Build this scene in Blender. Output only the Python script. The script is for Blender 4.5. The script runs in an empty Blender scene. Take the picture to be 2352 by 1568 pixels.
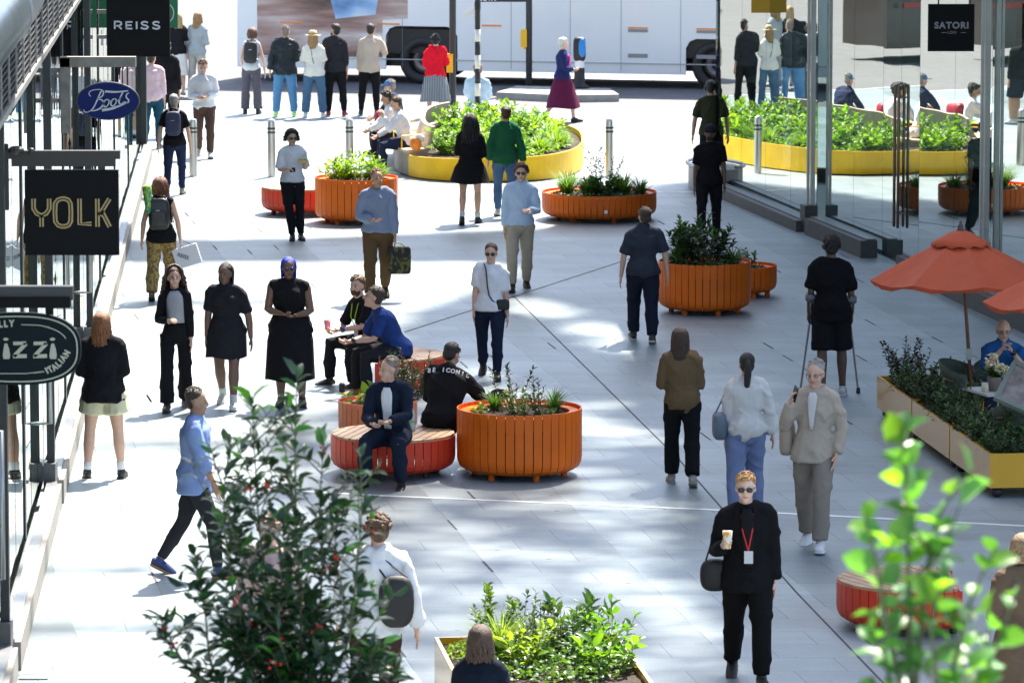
import bpy, math, random
import numpy as np
from mathutils import Vector, Matrix
R=math.radians
S=bpy.context.scene; COL=S.collection
random.seed(7); RNG=np.random.default_rng(7)
# ---------------- camera ----------------
PX=11641.0; CU,CV=1176.0,784.0; TH=math.atan(1475/PX); CH=8.0
cam=bpy.data.cameras.new('camera'); co=bpy.data.objects.new('camera',cam); COL.objects.link(co)
co.location=(0,0,CH); co.rotation_euler=(R(90)-TH,0,0)
cam.sensor_width=36; cam.lens=PX/2352*36; cam.clip_end=600; cam.clip_start=0.5
cam.dof.use_dof=True; cam.dof.focus_distance=54; cam.dof.aperture_fstop=7.5
S.camera=co
# ---------------- light ----------------
SUN=Vector((.25,.6,1)).normalized()
w=bpy.data.worlds.new('World'); S.world=w; w.use_nodes=True
nt=w.node_tree; bg=nt.nodes['Background']; sky=nt.nodes.new('ShaderNodeTexSky'); sky.sky_type='NISHITA'
sky.sun_disc=False; sky.sun_elevation=math.asin(SUN.z); sky.sun_rotation=math.atan2(SUN.x,SUN.y)
sky.air_density=1.0; sky.dust_density=1.7; sky.ozone_density=1.0
nt.links.new(sky.outputs[0],bg.inputs[0]); bg.inputs[1].default_value=0.115
sl=bpy.data.lights.new('sun','SUN'); sl.energy=4.4; sl.angle=R(0.53); sl.color=(1,.93,.83)
so=bpy.data.objects.new('sun',sl); COL.objects.link(so); so.rotation_euler=SUN.to_track_quat('Z','Y').to_euler()
S.view_settings.view_transform='Standard'; S.view_settings.look='None'; S.view_settings.exposure=1.98
S.render.engine='CYCLES'; S.cycles.max_bounces=8; S.cycles.transparent_max_bounces=16; S.cycles.caustics_reflective=False
S.cycles.caustics_refractive=False

def G(u,v,z=0):
    "point where the sight line through (u,v) meets height z"
    a=(u-CU)/PX;b=(v-CV)/PX
    dy=math.cos(TH)-b*math.sin(TH);dz=-math.sin(TH)-b*math.cos(TH)
    t=(z-CH)/dz
    return Vector((a*t,dy*t,z))
def Z(v,y):
    b=(v-CV)/PX
    return CH+y*(-math.sin(TH)-b*math.cos(TH))/(math.cos(TH)-b*math.sin(TH))
def X(u,y,z=1.0):
    d=y*math.cos(TH)+(CH-z)*math.sin(TH)
    return (u-CU)/PX*d

# ---------------- materials ----------------
MC={}
def nodes(m):
    m.use_nodes=True; return m.node_tree, m.node_tree.nodes['Principled BSDF']
def mat(name,col,rough=.6,metal=0,var=.0,scale=6,bump=0,bscale=40,spec=.5,coat=0,emit=None,transl=0,coords='Object'):
    key=(name,tuple(col),rough,metal,var,scale,bump,bscale,spec,coat,transl)
    if key in MC: return MC[key]
    m=bpy.data.materials.new(name); t,p=nodes(m); L=t.links
    p.inputs['Base Color'].default_value=(*col,1); p.inputs['Roughness'].default_value=rough
    p.inputs['Metallic'].default_value=metal; p.inputs['Specular IOR Level'].default_value=spec
    p.inputs['Coat Weight'].default_value=coat
    if var or bump:
        tc=t.nodes.new('ShaderNodeTexCoord')
    if var:
        n=t.nodes.new('ShaderNodeTexNoise'); n.inputs['Scale'].default_value=scale; n.inputs['Detail'].default_value=5
        L.new(tc.outputs[coords],n.inputs['Vector'])
        r=t.nodes.new('ShaderNodeMapRange'); r.inputs[1].default_value=.3; r.inputs[2].default_value=.7
        r.inputs[3].default_value=1-var; r.inputs[4].default_value=1+var; L.new(n.outputs[0],r.inputs[0])
        h=t.nodes.new('ShaderNodeVectorMath'); h.operation='SCALE'; h.inputs[0].default_value=col
        L.new(r.outputs[0],h.inputs['Scale']); L.new(h.outputs[0],p.inputs['Base Color'])
    if bump:
        n=t.nodes.new('ShaderNodeTexNoise'); n.inputs['Scale'].default_value=bscale; n.inputs['Detail'].default_value=4
        L.new(tc.outputs[coords],n.inputs['Vector'])
        b=t.nodes.new('ShaderNodeBump'); b.inputs['Strength'].default_value=bump; b.inputs['Distance'].default_value=.02
        L.new(n.outputs[0],b.inputs['Height']); L.new(b.outputs[0],p.inputs['Normal'])
    if emit:
        p.inputs['Emission Color'].default_value=(*emit[:3],1); p.inputs['Emission Strength'].default_value=emit[3]
    if transl:
        tr=t.nodes.new('ShaderNodeBsdfTranslucent'); mx=t.nodes.new('ShaderNodeMixShader'); mx.inputs[0].default_value=transl
        c=[min(1,col[0]*2.4),min(1,col[1]*2.3),col[2]*1.0]; tr.inputs[0].default_value=(*c,1)
        o=t.nodes['Material Output']; L.new(p.outputs[0],mx.inputs[1]); L.new(tr.outputs[0],mx.inputs[2]); L.new(mx.outputs[0],o.inputs[0])
    MC[key]=m; return m
def cloth(c,pat=None,shiny=.9):
    key=('cloth',tuple(c),pat,shiny)
    if key in MC: return MC[key]
    m=bpy.data.materials.new('fabric'); t,p=nodes(m); L=t.links
    p.inputs['Roughness'].default_value=shiny; p.inputs['Specular IOR Level'].default_value=.12
    
    tc=t.nodes.new('ShaderNodeTexCoord')
    n=t.nodes.new('ShaderNodeTexNoise'); n.inputs['Scale'].default_value=9; n.inputs['Detail'].default_value=6
    L.new(tc.outputs['Object'],n.inputs[0])
    mp=t.nodes.new('ShaderNodeMapping'); mp.inputs['Scale'].default_value=(1,1,.45); L.new(tc.outputs['Object'],mp.inputs[0])
    n2=t.nodes.new('ShaderNodeTexNoise'); n2.inputs['Scale'].default_value=6; n2.inputs['Detail'].default_value=1.5; n2.inputs['Distortion'].default_value=1.2
    L.new(mp.outputs[0],n2.inputs[0])
    b=t.nodes.new('ShaderNodeBump'); b.inputs['Strength'].default_value=.6; b.inputs['Distance'].default_value=.03
    L.new(n2.outputs[0],b.inputs['Height']); L.new(b.outputs[0],p.inputs['Normal'])
    mx=t.nodes.new('ShaderNodeMix'); mx.data_type='RGBA'; mx.inputs[6].default_value=(*[x*.82 for x in c],1); mx.inputs[7].default_value=(*[min(1,x*1.15) for x in c],1)
    L.new(n.outputs[0],mx.inputs[0]); out=mx.outputs[2]
    if pat:
        kind,c2,sc=pat
        if kind=='stripe':
            q=t.nodes.new('ShaderNodeTexWave'); q.bands_direction='Z'; q.inputs['Scale'].default_value=sc
            L.new(tc.outputs['Object'],q.inputs[0]); f=q.outputs[1]
        elif kind=='vstripe':
            q=t.nodes.new('ShaderNodeTexWave'); q.bands_direction='X'; q.inputs['Scale'].default_value=sc
            L.new(tc.outputs['Object'],q.inputs[0]); f=q.outputs[1]
        else:
            q=t.nodes.new('ShaderNodeTexNoise'); q.inputs['Scale'].default_value=sc; q.inputs['Detail'].default_value=2; q.inputs['Distortion'].default_value=2
            L.new(tc.outputs['Object'],q.inputs[0]); f=q.outputs[0]
        cr=t.nodes.new('ShaderNodeMapRange'); cr.inputs[1].default_value=.47; cr.inputs[2].default_value=.55; L.new(f,cr.inputs[0])
        m2=t.nodes.new('ShaderNodeMix'); m2.data_type='RGBA'; L.new(cr.outputs[0],m2.inputs[0]); L.new(out,m2.inputs[6]); m2.inputs[7].default_value=(*c2,1)
        out=m2.outputs[2]
    L.new(out,p.inputs['Base Color'])
    MC[key]=m; return m
def skin(c): 
    m=mat('skin',c,.55,0,.06,20,.12,60); m.node_tree.nodes['Principled BSDF'].inputs['Subsurface Weight'].default_value=0; return m
def leafmat(name,c,rough=.45,transl=.3):
    key=('leaf',tuple(c),rough,transl)
    if key in MC: return MC[key]
    m=bpy.data.materials.new(name); t,p=nodes(m); L=t.links
    p.inputs['Roughness'].default_value=rough
    g=t.nodes.new('ShaderNodeObjectInfo'); geo=t.nodes.new('ShaderNodeNewGeometry')
    n=t.nodes.new('ShaderNodeMapRange'); n.inputs[3].default_value=.55; n.inputs[4].default_value=1.5; L.new(geo.outputs['Random Per Island'],n.inputs[0])
    h=t.nodes.new('ShaderNodeVectorMath'); h.operation='SCALE'; h.inputs[0].default_value=c; L.new(n.outputs[0],h.inputs['Scale'])
    L.new(h.outputs[0],p.inputs['Base Color'])
    tr=t.nodes.new('ShaderNodeBsdfTranslucent'); h2=t.nodes.new('ShaderNodeVectorMath'); h2.operation='SCALE'
    h2.inputs[0].default_value=(c[0]*2.6,c[1]*2.2,c[2]*.8); L.new(n.outputs[0],h2.inputs['Scale']); L.new(h2.outputs[0],tr.inputs[0])
    mx=t.nodes.new('ShaderNodeMixShader'); mx.inputs[0].default_value=transl
    L.new(p.outputs[0],mx.inputs[1]); L.new(tr.outputs[0],mx.inputs[2]); L.new(mx.outputs[0],t.nodes['Material Output'].inputs[0])
    MC[key]=m; return m
def glassmat(name,tint,ior,boost):
    key=(name,)
    if key in MC: return MC[key]
    m=bpy.data.materials.new(name); t,p=nodes(m); L=t.links; t.nodes.remove(p)
    tr=t.nodes.new('ShaderNodeBsdfTransparent'); tr.inputs[0].default_value=(*tint,1)
    gl=t.nodes.new('ShaderNodeBsdfGlossy'); gl.inputs['Roughness'].default_value=0.0; gl.inputs[0].default_value=(.74,.79,.75,1)
    fr=t.nodes.new('ShaderNodeFresnel'); fr.inputs[0].default_value=ior
    ge=t.nodes.new('ShaderNodeNewGeometry'); tc=t.nodes.new('ShaderNodeTexCoord')
    nz=t.nodes.new('ShaderNodeTexNoise'); nz.inputs['Scale'].default_value=.5; nz.inputs['Detail'].default_value=0; mpp=t.nodes.new('ShaderNodeMapping'); mpp.inputs['Scale'].default_value=(1.6,1.6,.5); L.new(tc.outputs['Object'],mpp.inputs[0]); L.new(mpp.outputs[0],nz.inputs[0])
    b=t.nodes.new('ShaderNodeBump'); b.inputs['Strength'].default_value=.16; b.inputs['Distance'].default_value=.02; L.new(nz.outputs[0],b.inputs['Height']); L.new(b.outputs[0],gl.inputs['Normal'])
    ad=t.nodes.new('ShaderNodeMath'); ad.operation='MULTIPLY_ADD'; ad.use_clamp=True; ad.inputs[1].default_value=boost[0]; ad.inputs[2].default_value=boost[1]
    L.new(fr.outputs[0],ad.inputs[0])
    mx=t.nodes.new('ShaderNodeMixShader'); L.new(ad.outputs[0],mx.inputs[0]); L.new(tr.outputs[0],mx.inputs[1]); L.new(gl.outputs[0],mx.inputs[2])
    L.new(mx.outputs[0],t.nodes['Material Output'].inputs[0]); MC[key]=m; return m

# ---------------- mesh helpers ----------------
class MB:
    def __init__(s): s.v=[];s.f=[];s.m=[]
    def add(s,vs,fs,mi=0):
        o=len(s.v); s.v.extend([tuple(q) for q in vs]); s.f.extend([tuple(i+o for i in f) for f in fs]); s.m.extend([mi]*len(fs)); return s
    def box(s,c,d,rz=0,mi=0,rot=None):
        x,y,z=[q/2 for q in d]; M=rot if rot else Matrix.Rotation(rz,3,'Z'); c=Vector(c)
        vs=[c+M@Vector((a*x,b*y,e*z)) for a in(-1,1) for b in(-1,1) for e in(-1,1)]
        return s.add(vs,[(0,1,3,2),(4,6,7,5),(0,4,5,1),(2,3,7,6),(0,2,6,4),(1,5,7,3)],mi)
    def bar(s,a,b,w,h,mi=0):
        a=Vector(a);b=Vector(b);d=b-a; q=d.to_track_quat('Y','Z').to_matrix()
        return s.box((a+b)/2,(w,d.length,h),rot=q,mi=mi)
    def tube(s,pts,rad,seg=10,hint=(1,0,0),mi=0,cap=True,ck=1.0):
        P=[Vector(p) for p in pts]; n=len(P); rr=[(r,r) if not isinstance(r,(tuple,list)) else r for r in rad]
        rings=[]
        def frame(i):
            t=(P[min(i+1,n-1)]-P[max(i-1,0)]).normalized()
            h=Vector(hint); x=h-t*h.dot(t)
            if x.length<.15: h=Vector((0,1,0)); x=h-t*h.dot(t)
            x.normalize(); y=t.cross(x); return t,x,y
        def ring(c,x,y,rx,ry): rings.append([c+x*(rx*math.cos(2*math.pi*k/seg))+y*(ry*math.sin(2*math.pi*k/seg)) for k in range(seg)])
        if cap:
            t,x,y=frame(0); r=rr[0]; m=min(r)
            ring(P[0]-t*m*.55*ck,x,y,r[0]*.55,r[1]*.55); ring(P[0]-t*m*.28*ck,x,y,r[0]*.86,r[1]*.86)
        for i in range(n):
            t,x,y=frame(i); ring(P[i],x,y,*rr[i])
        if cap:
            t,x,y=frame(n-1); r=rr[-1]; m=min(r)
            ring(P[-1]+t*m*.28*ck,x,y,r[0]*.86,r[1]*.86); ring(P[-1]+t*m*.55*ck,x,y,r[0]*.55,r[1]*.55)
        vs=[q for r in rings for q in r]; fs=[]
        for i in range(len(rings)-1):
            for k in range(seg):
                a=i*seg+k;b=i*seg+(k+1)%seg; fs.append((a,b,b+seg,a+seg))
        fs.append(tuple(range(seg-1,-1,-1))); o=(len(rings)-1)*seg; fs.append(tuple(o+k for k in range(seg)))
        return s.add(vs,fs,mi)
    def ell(s,c,r,seg=12,rings=8,e=1.0,M=None,mi=0):
        c=Vector(c); vs=[];fs=[]
        f=lambda a:math.copysign(abs(a)**e,a)
        for i in range(rings+1):
            ph=-math.pi/2+math.pi*i/rings
            for k in range(seg):
                t=2*math.pi*k/seg
                q=Vector((r[0]*f(math.cos(ph))*f(math.cos(t)),r[1]*f(math.cos(ph))*f(math.sin(t)),r[2]*f(math.sin(ph))))
                vs.append(c+(M@q if M else q))
        for i in range(rings):
            for k in range(seg):
                a=i*seg+k;b=i*seg+(k+1)%seg; fs.append((a,b,b+seg,a+seg))
        return s.add(vs,fs,mi)
    def lathe(s,prof,seg=32,c=(0,0,0),mi=0,close=False):
        c=Vector(c); vs=[];fs=[]
        for r,z in prof:
            for k in range(seg):
                t=2*math.pi*k/seg; vs.append(c+Vector((r*math.cos(t),r*math.sin(t),z)))
        n=len(prof)
        for i in range(n-1 if not close else n):
            j=(i+1)%n
            for k in range(seg):
                k2=(k+1)%seg; fs.append((i*seg+k,i*seg+k2,j*seg+k2,j*seg+k))
        return s.add(vs,fs,mi)
    def prism(s,poly,z0,z1,mi=0):
        n=len(poly); vs=[(p[0],p[1],z0) for p in poly]+[(p[0],p[1],z1) for p in poly]
        fs=[tuple(range(n-1,-1,-1)),tuple(range(n,2*n))]+[(i,(i+1)%n,n+(i+1)%n,n+i) for i in range(n)]
        return s.add(vs,fs,mi)
    def plate(s,poly,y0,y1,mi=0):
        "polygon in x,z extruded along y"
        n=len(poly); vs=[(p[0],y0,p[1]) for p in poly]+[(p[0],y1,p[1]) for p in poly]
        fs=[tuple(range(n)),tuple(range(2*n-1,n-1,-1))]+[(n+i,n+(i+1)%n,(i+1)%n,i) for i in range(n)]
        return s.add(vs,fs,mi)
    def ribbon(s,pts,w,y0,y1,mi=0,closed=False):
        "flat stroke in the x,z plane, extruded along y; w a number or a list"
        n=len(pts); P=[Vector((p[0],p[1])) for p in pts]; ww=w if isinstance(w,(list,tuple)) else [w]*n
        Lf=[];Rt=[]
        for i in range(n):
            if closed: a,b=P[i-1],P[(i+1)%n]
            else: a,b=P[max(i-1,0)],P[min(i+1,n-1)]
            d=(b-a); d=d.normalized() if d.length>1e-9 else Vector((1,0)); nn=Vector((-d.y,d.x))
            k=1.0
            if 0<i<n-1 or closed:
                d1=(P[i]-P[i-1]); d1=d1.normalized() if d1.length>1e-9 else d
                c=abs(nn.dot(Vector((-d1.y,d1.x)))); k=1/max(c,.6)
            Lf.append(P[i]+nn*ww[i]/2*k);Rt.append(P[i]-nn*ww[i]/2*k)
        m=n if closed else n-1
        for i in range(m):
            j=(i+1)%n
            q=[Lf[i],Rt[i],Rt[j],Lf[j]]
            vs=[(p.x,y0,p.y) for p in q]+[(p.x,y1,p.y) for p in q]
            s.add(vs,[(0,1,2,3),(7,6,5,4),(0,4,5,1),(2,6,7,3),(1,5,6,2),(3,7,4,0)],mi)
        return s
    def build(s,name,mats,parent=None,smooth=False,off=None,loc=None,rz=0):
        me=bpy.data.meshes.new(name); vs=s.v
        if off is not None: o=Vector(off); vs=[(a[0]-o.x,a[1]-o.y,a[2]-o.z) for a in vs]
        me.from_pydata(vs,[],s.f)
        if not isinstance(mats,(list,tuple)): mats=[mats]
        for m in mats: me.materials.append(m)
        if len(mats)>1: me.polygons.foreach_set('material_index',s.m)
        if smooth: me.polygons.foreach_set('use_smooth',[True]*len(me.polygons))
        me.update()
        return link(name,me,parent,loc,rz)
def link(name,me,parent=None,loc=None,rz=0):
    o=bpy.data.objects.new(name,me); COL.objects.link(o)
    if parent: o.parent=parent
    if loc is not None: o.location=loc
    o.rotation_euler[2]=rz
    return o
def tag(o,label=None,cat=None,group=None,kind=None):
    if label:o['label']=label
    if cat:o['category']=cat
    if group:o['group']=group
    if kind:o['kind']=kind
    return o
def thing(name,label,cat,loc=(0,0,0),rz=0,group=None):
    o=link(name,None,None,loc,rz); return tag(o,label,cat,group)
def struct(name,mb,m,**k): o=mb.build(name,m,**k); o['kind']='structure'; return o
def spline(pts,n=6):
    P=[Vector(p) for p in pts]; out=[]
    for i in range(len(P)-1):
        a=P[max(i-1,0)];b=P[i];c=P[i+1];d=P[min(i+2,len(P)-1)]
        for k in range(n):
            t=k/n; out.append(.5*((2*b)+(c-a)*t+(2*a-5*b+4*c-d)*t*t+(3*b-a-3*c+d)*t**3))
    out.append(P[-1]); return out
def textmesh(name,body,size,m,parent,loc,rot=(R(90),0,0),sx=1,bold=0,align='CENTER',ext=.002,track=1):
    cu=bpy.data.curves.new('t','FONT'); cu.body=body; cu.size=size; cu.extrude=ext; cu.offset=bold; cu.align_x=align; cu.align_y='CENTER'; cu.space_character=track
    cu.resolution_u=4
    o=bpy.data.objects.new('t',cu); COL.objects.link(o); dg=bpy.context.evaluated_depsgraph_get(); dg.update()
    me=bpy.data.meshes.new_from_object(o.evaluated_get(dg)); bpy.data.objects.remove(o); bpy.data.curves.remove(cu)
    me.materials.clear(); me.materials.append(m); me.name=name
    n=link(name,me,parent,loc); n.rotation_euler=rot; n.scale=(sx,1,1); return n
TMP=[]
def remesh(mb,voxel,m,name,parent,smooth=3,disp=0,extra=None,seed=0,off=None):
    me=bpy.data.meshes.new('tmp'); me.from_pydata(mb.v,[],mb.f); o=bpy.data.objects.new('tmp',me); COL.objects.link(o)
    r=o.modifiers.new('r','REMESH'); r.mode='VOXEL'; r.voxel_size=voxel; r.adaptivity=0
    if smooth: q=o.modifiers.new('s','SMOOTH'); q.iterations=smooth; q.factor=.5
    dg=bpy.context.evaluated_depsgraph_get(); dg.update()
    me2=bpy.data.meshes.new_from_object(o.evaluated_get(dg)); bpy.data.objects.remove(o); bpy.data.meshes.remove(me)
    nv=len(me2.vertices); a=np.empty(nv*3); me2.vertices.foreach_get('co',a); a=a.reshape(-1,3)
    if disp:
        nn=np.empty(nv*3); me2.vertices.foreach_get('normal',nn); nn=nn.reshape(-1,3)
        x,y,z=a.T; k=seed*1.7
        rg=lambda q:(1-np.abs(np.sin(q)))**2
        d=rg(z*9+x*7+np.sin(x*13+y*9+k)*1.1+k)*1.3+rg(x*11-z*6+np.sin(z*10+k)*1.2+2*k)+rg(y*12+z*10+np.sin(x*15+k)*1.0)*.8+.45*np.sin(z*34+y*22+np.sin(x*19)*1.6+k)-.9
        a=a+nn*(np.maximum(d,-.2)*disp)[:,None]
    nf=len(me2.polygons); ls=np.empty(len(me2.loops),int); me2.loops.foreach_get('vertex_index',ls)
    st=np.empty(nf,int); me2.polygons.foreach_get('loop_start',st); tt=np.empty(nf,int); me2.polygons.foreach_get('loop_total',tt)
    faces=[tuple(ls[s:s+t]) for s,t in zip(st.tolist(),tt.tolist())]; bpy.data.meshes.remove(me2)
    out=MB(); out.v=[tuple(q) for q in a.tolist()]; out.f=faces; out.m=[0]*nf
    mats=[m]
    if extra:
        eb,em=extra; out.add(eb.v,eb.f); out.m[nf:]=[i for i in eb.m]; mats=[m]+em
    return out.build(name,mats,parent,smooth=True,off=off)
# ---------------- paving and road ----------------
def paving_mat():
    m=bpy.data.materials.new('granite_paving'); t,p=nodes(m); L=t.links; N=t.nodes.new
    tc=N('ShaderNodeTexCoord'); sp=N('ShaderNodeSeparateXYZ'); L.new(tc.outputs['Object'],sp.inputs[0])
    a=N('ShaderNodeMath'); a.operation='MULTIPLY_ADD'; a.inputs[1].default_value=.15; L.new(sp.outputs[1],a.inputs[0]); L.new(sp.outputs[0],a.inputs[2])
    cb=N('ShaderNodeCombineXYZ'); L.new(a.outputs[0],cb.inputs[0]); L.new(sp.outputs[1],cb.inputs[1])
    br=N('ShaderNodeTexBrick'); br.inputs['Scale'].default_value=1; br.inputs['Brick Width'].default_value=.9; br.inputs['Row Height'].default_value=.6
    br.inputs['Mortar Size'].default_value=.006; br.inputs['Mortar Smooth'].default_value=.3; br.inputs['Bias'].default_value=0
    br.inputs['Color1'].default_value=(.262,.318,.335,1); br.inputs['Color2'].default_value=(.328,.385,.398,1); br.inputs['Mortar'].default_value=(.17,.18,.19,1)
    L.new(cb.outputs[0],br.inputs['Vector'])
    fl=N('ShaderNodeMath'); fl.operation='MULTIPLY'; fl.inputs[1].default_value=1/1.35; L.new(a.outputs[0],fl.inputs[0])
    f2=N('ShaderNodeMath'); f2.operation='FLOOR'; L.new(fl.outputs[0],f2.inputs[0])
    wn=N('ShaderNodeTexWhiteNoise'); wn.noise_dimensions='1D'; L.new(f2.outputs[0],wn.inputs['W'])
    mr=N('ShaderNodeMapRange'); mr.inputs[3].default_value=.62; mr.inputs[4].default_value=1.08; L.new(wn.outputs[0],mr.inputs[0])
    nz=N('ShaderNodeTexNoise'); nz.inputs['Scale'].default_value=.7; nz.inputs['Detail'].default_value=7; L.new(tc.outputs['Object'],nz.inputs[0])
    m3=N('ShaderNodeMapRange'); m3.inputs[1].default_value=.3; m3.inputs[2].default_value=.7; m3.inputs[3].default_value=.80; m3.inputs[4].default_value=1.1; L.new(nz.outputs[0],m3.inputs[0])
    mu=N('ShaderNodeMath'); mu.operation='MULTIPLY'; L.new(mr.outputs[0],mu.inputs[0]); L.new(m3.outputs[0],mu.inputs[1])
    sc=N('ShaderNodeVectorMath'); sc.operation='SCALE'; L.new(br.outputs[0],sc.inputs[0]); L.new(mu.outputs[0],sc.inputs['Scale'])
    vo=N('ShaderNodeTexVoronoi'); vo.inputs['Scale'].default_value=2.2; L.new(tc.outputs['Object'],vo.inputs[0]); vr=N('ShaderNodeMapRange'); vr.inputs[1].default_value=.04; vr.inputs[2].default_value=.075; vr.inputs[3].default_value=.4; vr.inputs[4].default_value=1; L.new(vo.outputs[0],vr.inputs[0])
    n5=N('ShaderNodeTexNoise'); n5.inputs['Scale'].default_value=.16; n5.inputs['Detail'].default_value=8; n5.inputs['Roughness'].default_value=.7; L.new(tc.outputs['Object'],n5.inputs[0]); r5=N('ShaderNodeMapRange'); r5.inputs[1].default_value=.48; r5.inputs[2].default_value=.62; r5.inputs[3].default_value=1; r5.inputs[4].default_value=.72; L.new(n5.outputs[0],r5.inputs[0])
    q5=N('ShaderNodeMath'); q5.operation='MULTIPLY'; L.new(vr.outputs[0],q5.inputs[0]); L.new(r5.outputs[0],q5.inputs[1]); s5=N('ShaderNodeVectorMath'); s5.operation='SCALE'; L.new(sc.outputs[0],s5.inputs[0]); L.new(q5.outputs[0],s5.inputs['Scale']); sc=s5
    n6=N('ShaderNodeTexNoise'); n6.inputs['Scale'].default_value=40; n6.inputs['Detail'].default_value=3; L.new(tc.outputs['Object'],n6.inputs[0]); r6=N('ShaderNodeMapRange'); r6.inputs[3].default_value=.8; r6.inputs[4].default_value=1.2; L.new(n6.outputs[0],r6.inputs[0]); s6=N('ShaderNodeVectorMath'); s6.operation='SCALE'; L.new(sc.outputs[0],s6.inputs[0]); L.new(r6.outputs[0],s6.inputs['Scale']); sc=s6
    L.new(sc.outputs[0],p.inputs['Base Color']); p.inputs['Roughness'].default_value=.45
    b=N('ShaderNodeBump'); b.inputs['Strength'].default_value=.25; b.inputs['Distance'].default_value=.004; L.new(br.outputs[1],b.inputs['Height']); b.invert=True; L.new(b.outputs[0],p.inputs['Normal'])
    return m
PAVE=paving_mat()
struct('ground',MB().add([(-150,-30,-.06),(150,-30,-.06),(150,400,-.06),(-150,400,-.06)],[(0,1,2,3)]),mat('ground',(.3,.3,.3),.8,var=.1,scale=.3))
KY=97.6
struct('pavement',MB().prism([(-40,-5),(40,-5),(40,KY-2.2),(-40,KY+8)],-.3,0),PAVE)
struct('road',MB().add([(-60,KY+13.05,-.05),(-60,170,-.05),(60,170,-.05),(60,KY-7.4,-.05),(40,KY-2.2,-.05),(-40,KY+8,-.05)],[(0,5,4,3,2,1)]),mat('asphalt',(.12,.12,.125),.8,var=.15,scale=3,bump=.3,bscale=60))
struct('kerb',MB().bar((-40,KY+8.08,-.03),(40,KY-2.12,-.03),.15,.07),mat('kerb_stone',(.42,.42,.41),.7,var=.1))
stripe=mat('road_paint',(.75,.75,.74),.6,var=.06)
mk=MB()
for a,b in [((1370,292),(1470,258)),((1500,252),(1590,243)),((1250,180),(1600,186))]:
    p,q=G(*a,-.044),G(*b,-.044); mk.bar(p,q,.35,.004)
struct('road_marking',mk,stripe)
metal_strip=mat('steel_strip',(.86,.85,.82),.35,.2)
j=MB()
for a,b in [((150,1098),(905,1139)),((905,1139),(1660,1171)),((1660,1171),(2352,1207)),((1480,440),(1640,442))]:
    p,q=G(*a,.003),G(*b,.003); j.bar(p,q,.07,.004)
struct('drain_strip',j,metal_strip)
j=MB()
for a,b in [((1180,680),(1560,1055)),((1560,1055),(1830,1360)),((1830,1360),(2030,1568)),((930,762),(1460,590)),((1460,590),(1660,505))]:
    p,q=G(*a,.003),G(*b,.003); j.bar(p,q,.016,.004)
struct('slot_drain',j,mat('slot',(.03,.03,.035),.7))
j=MB(); rr_=random.Random(5)
for _ in range(90):
    n_=rr_.randint(70,135); k_=rr_.randint(3,17); y0=.6*n_; xp=.9*k_+(.45 if n_%2 else 0); x0=xp-.15*y0
    if -6<x0<7: j.bar((x0,y0+.02,.003),(x0-.09,y0+.58,.003),rr_.uniform(.010,.022),.003)
struct('open_joint',j,mat('slot',(.03,.03,.035),.7))
# traffic island
isl=MB(); pts=[G(1140,212,.1),G(1185,197,.1),G(1400,203,.1),G(1422,217,.1),G(1300,219,.1)]
isl.prism([(p.x,p.y) for p in pts],-.05,.1)
struct('traffic_island',isl,mat('island_concrete',(.3,.3,.29),.8,var=.15,scale=4))

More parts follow.
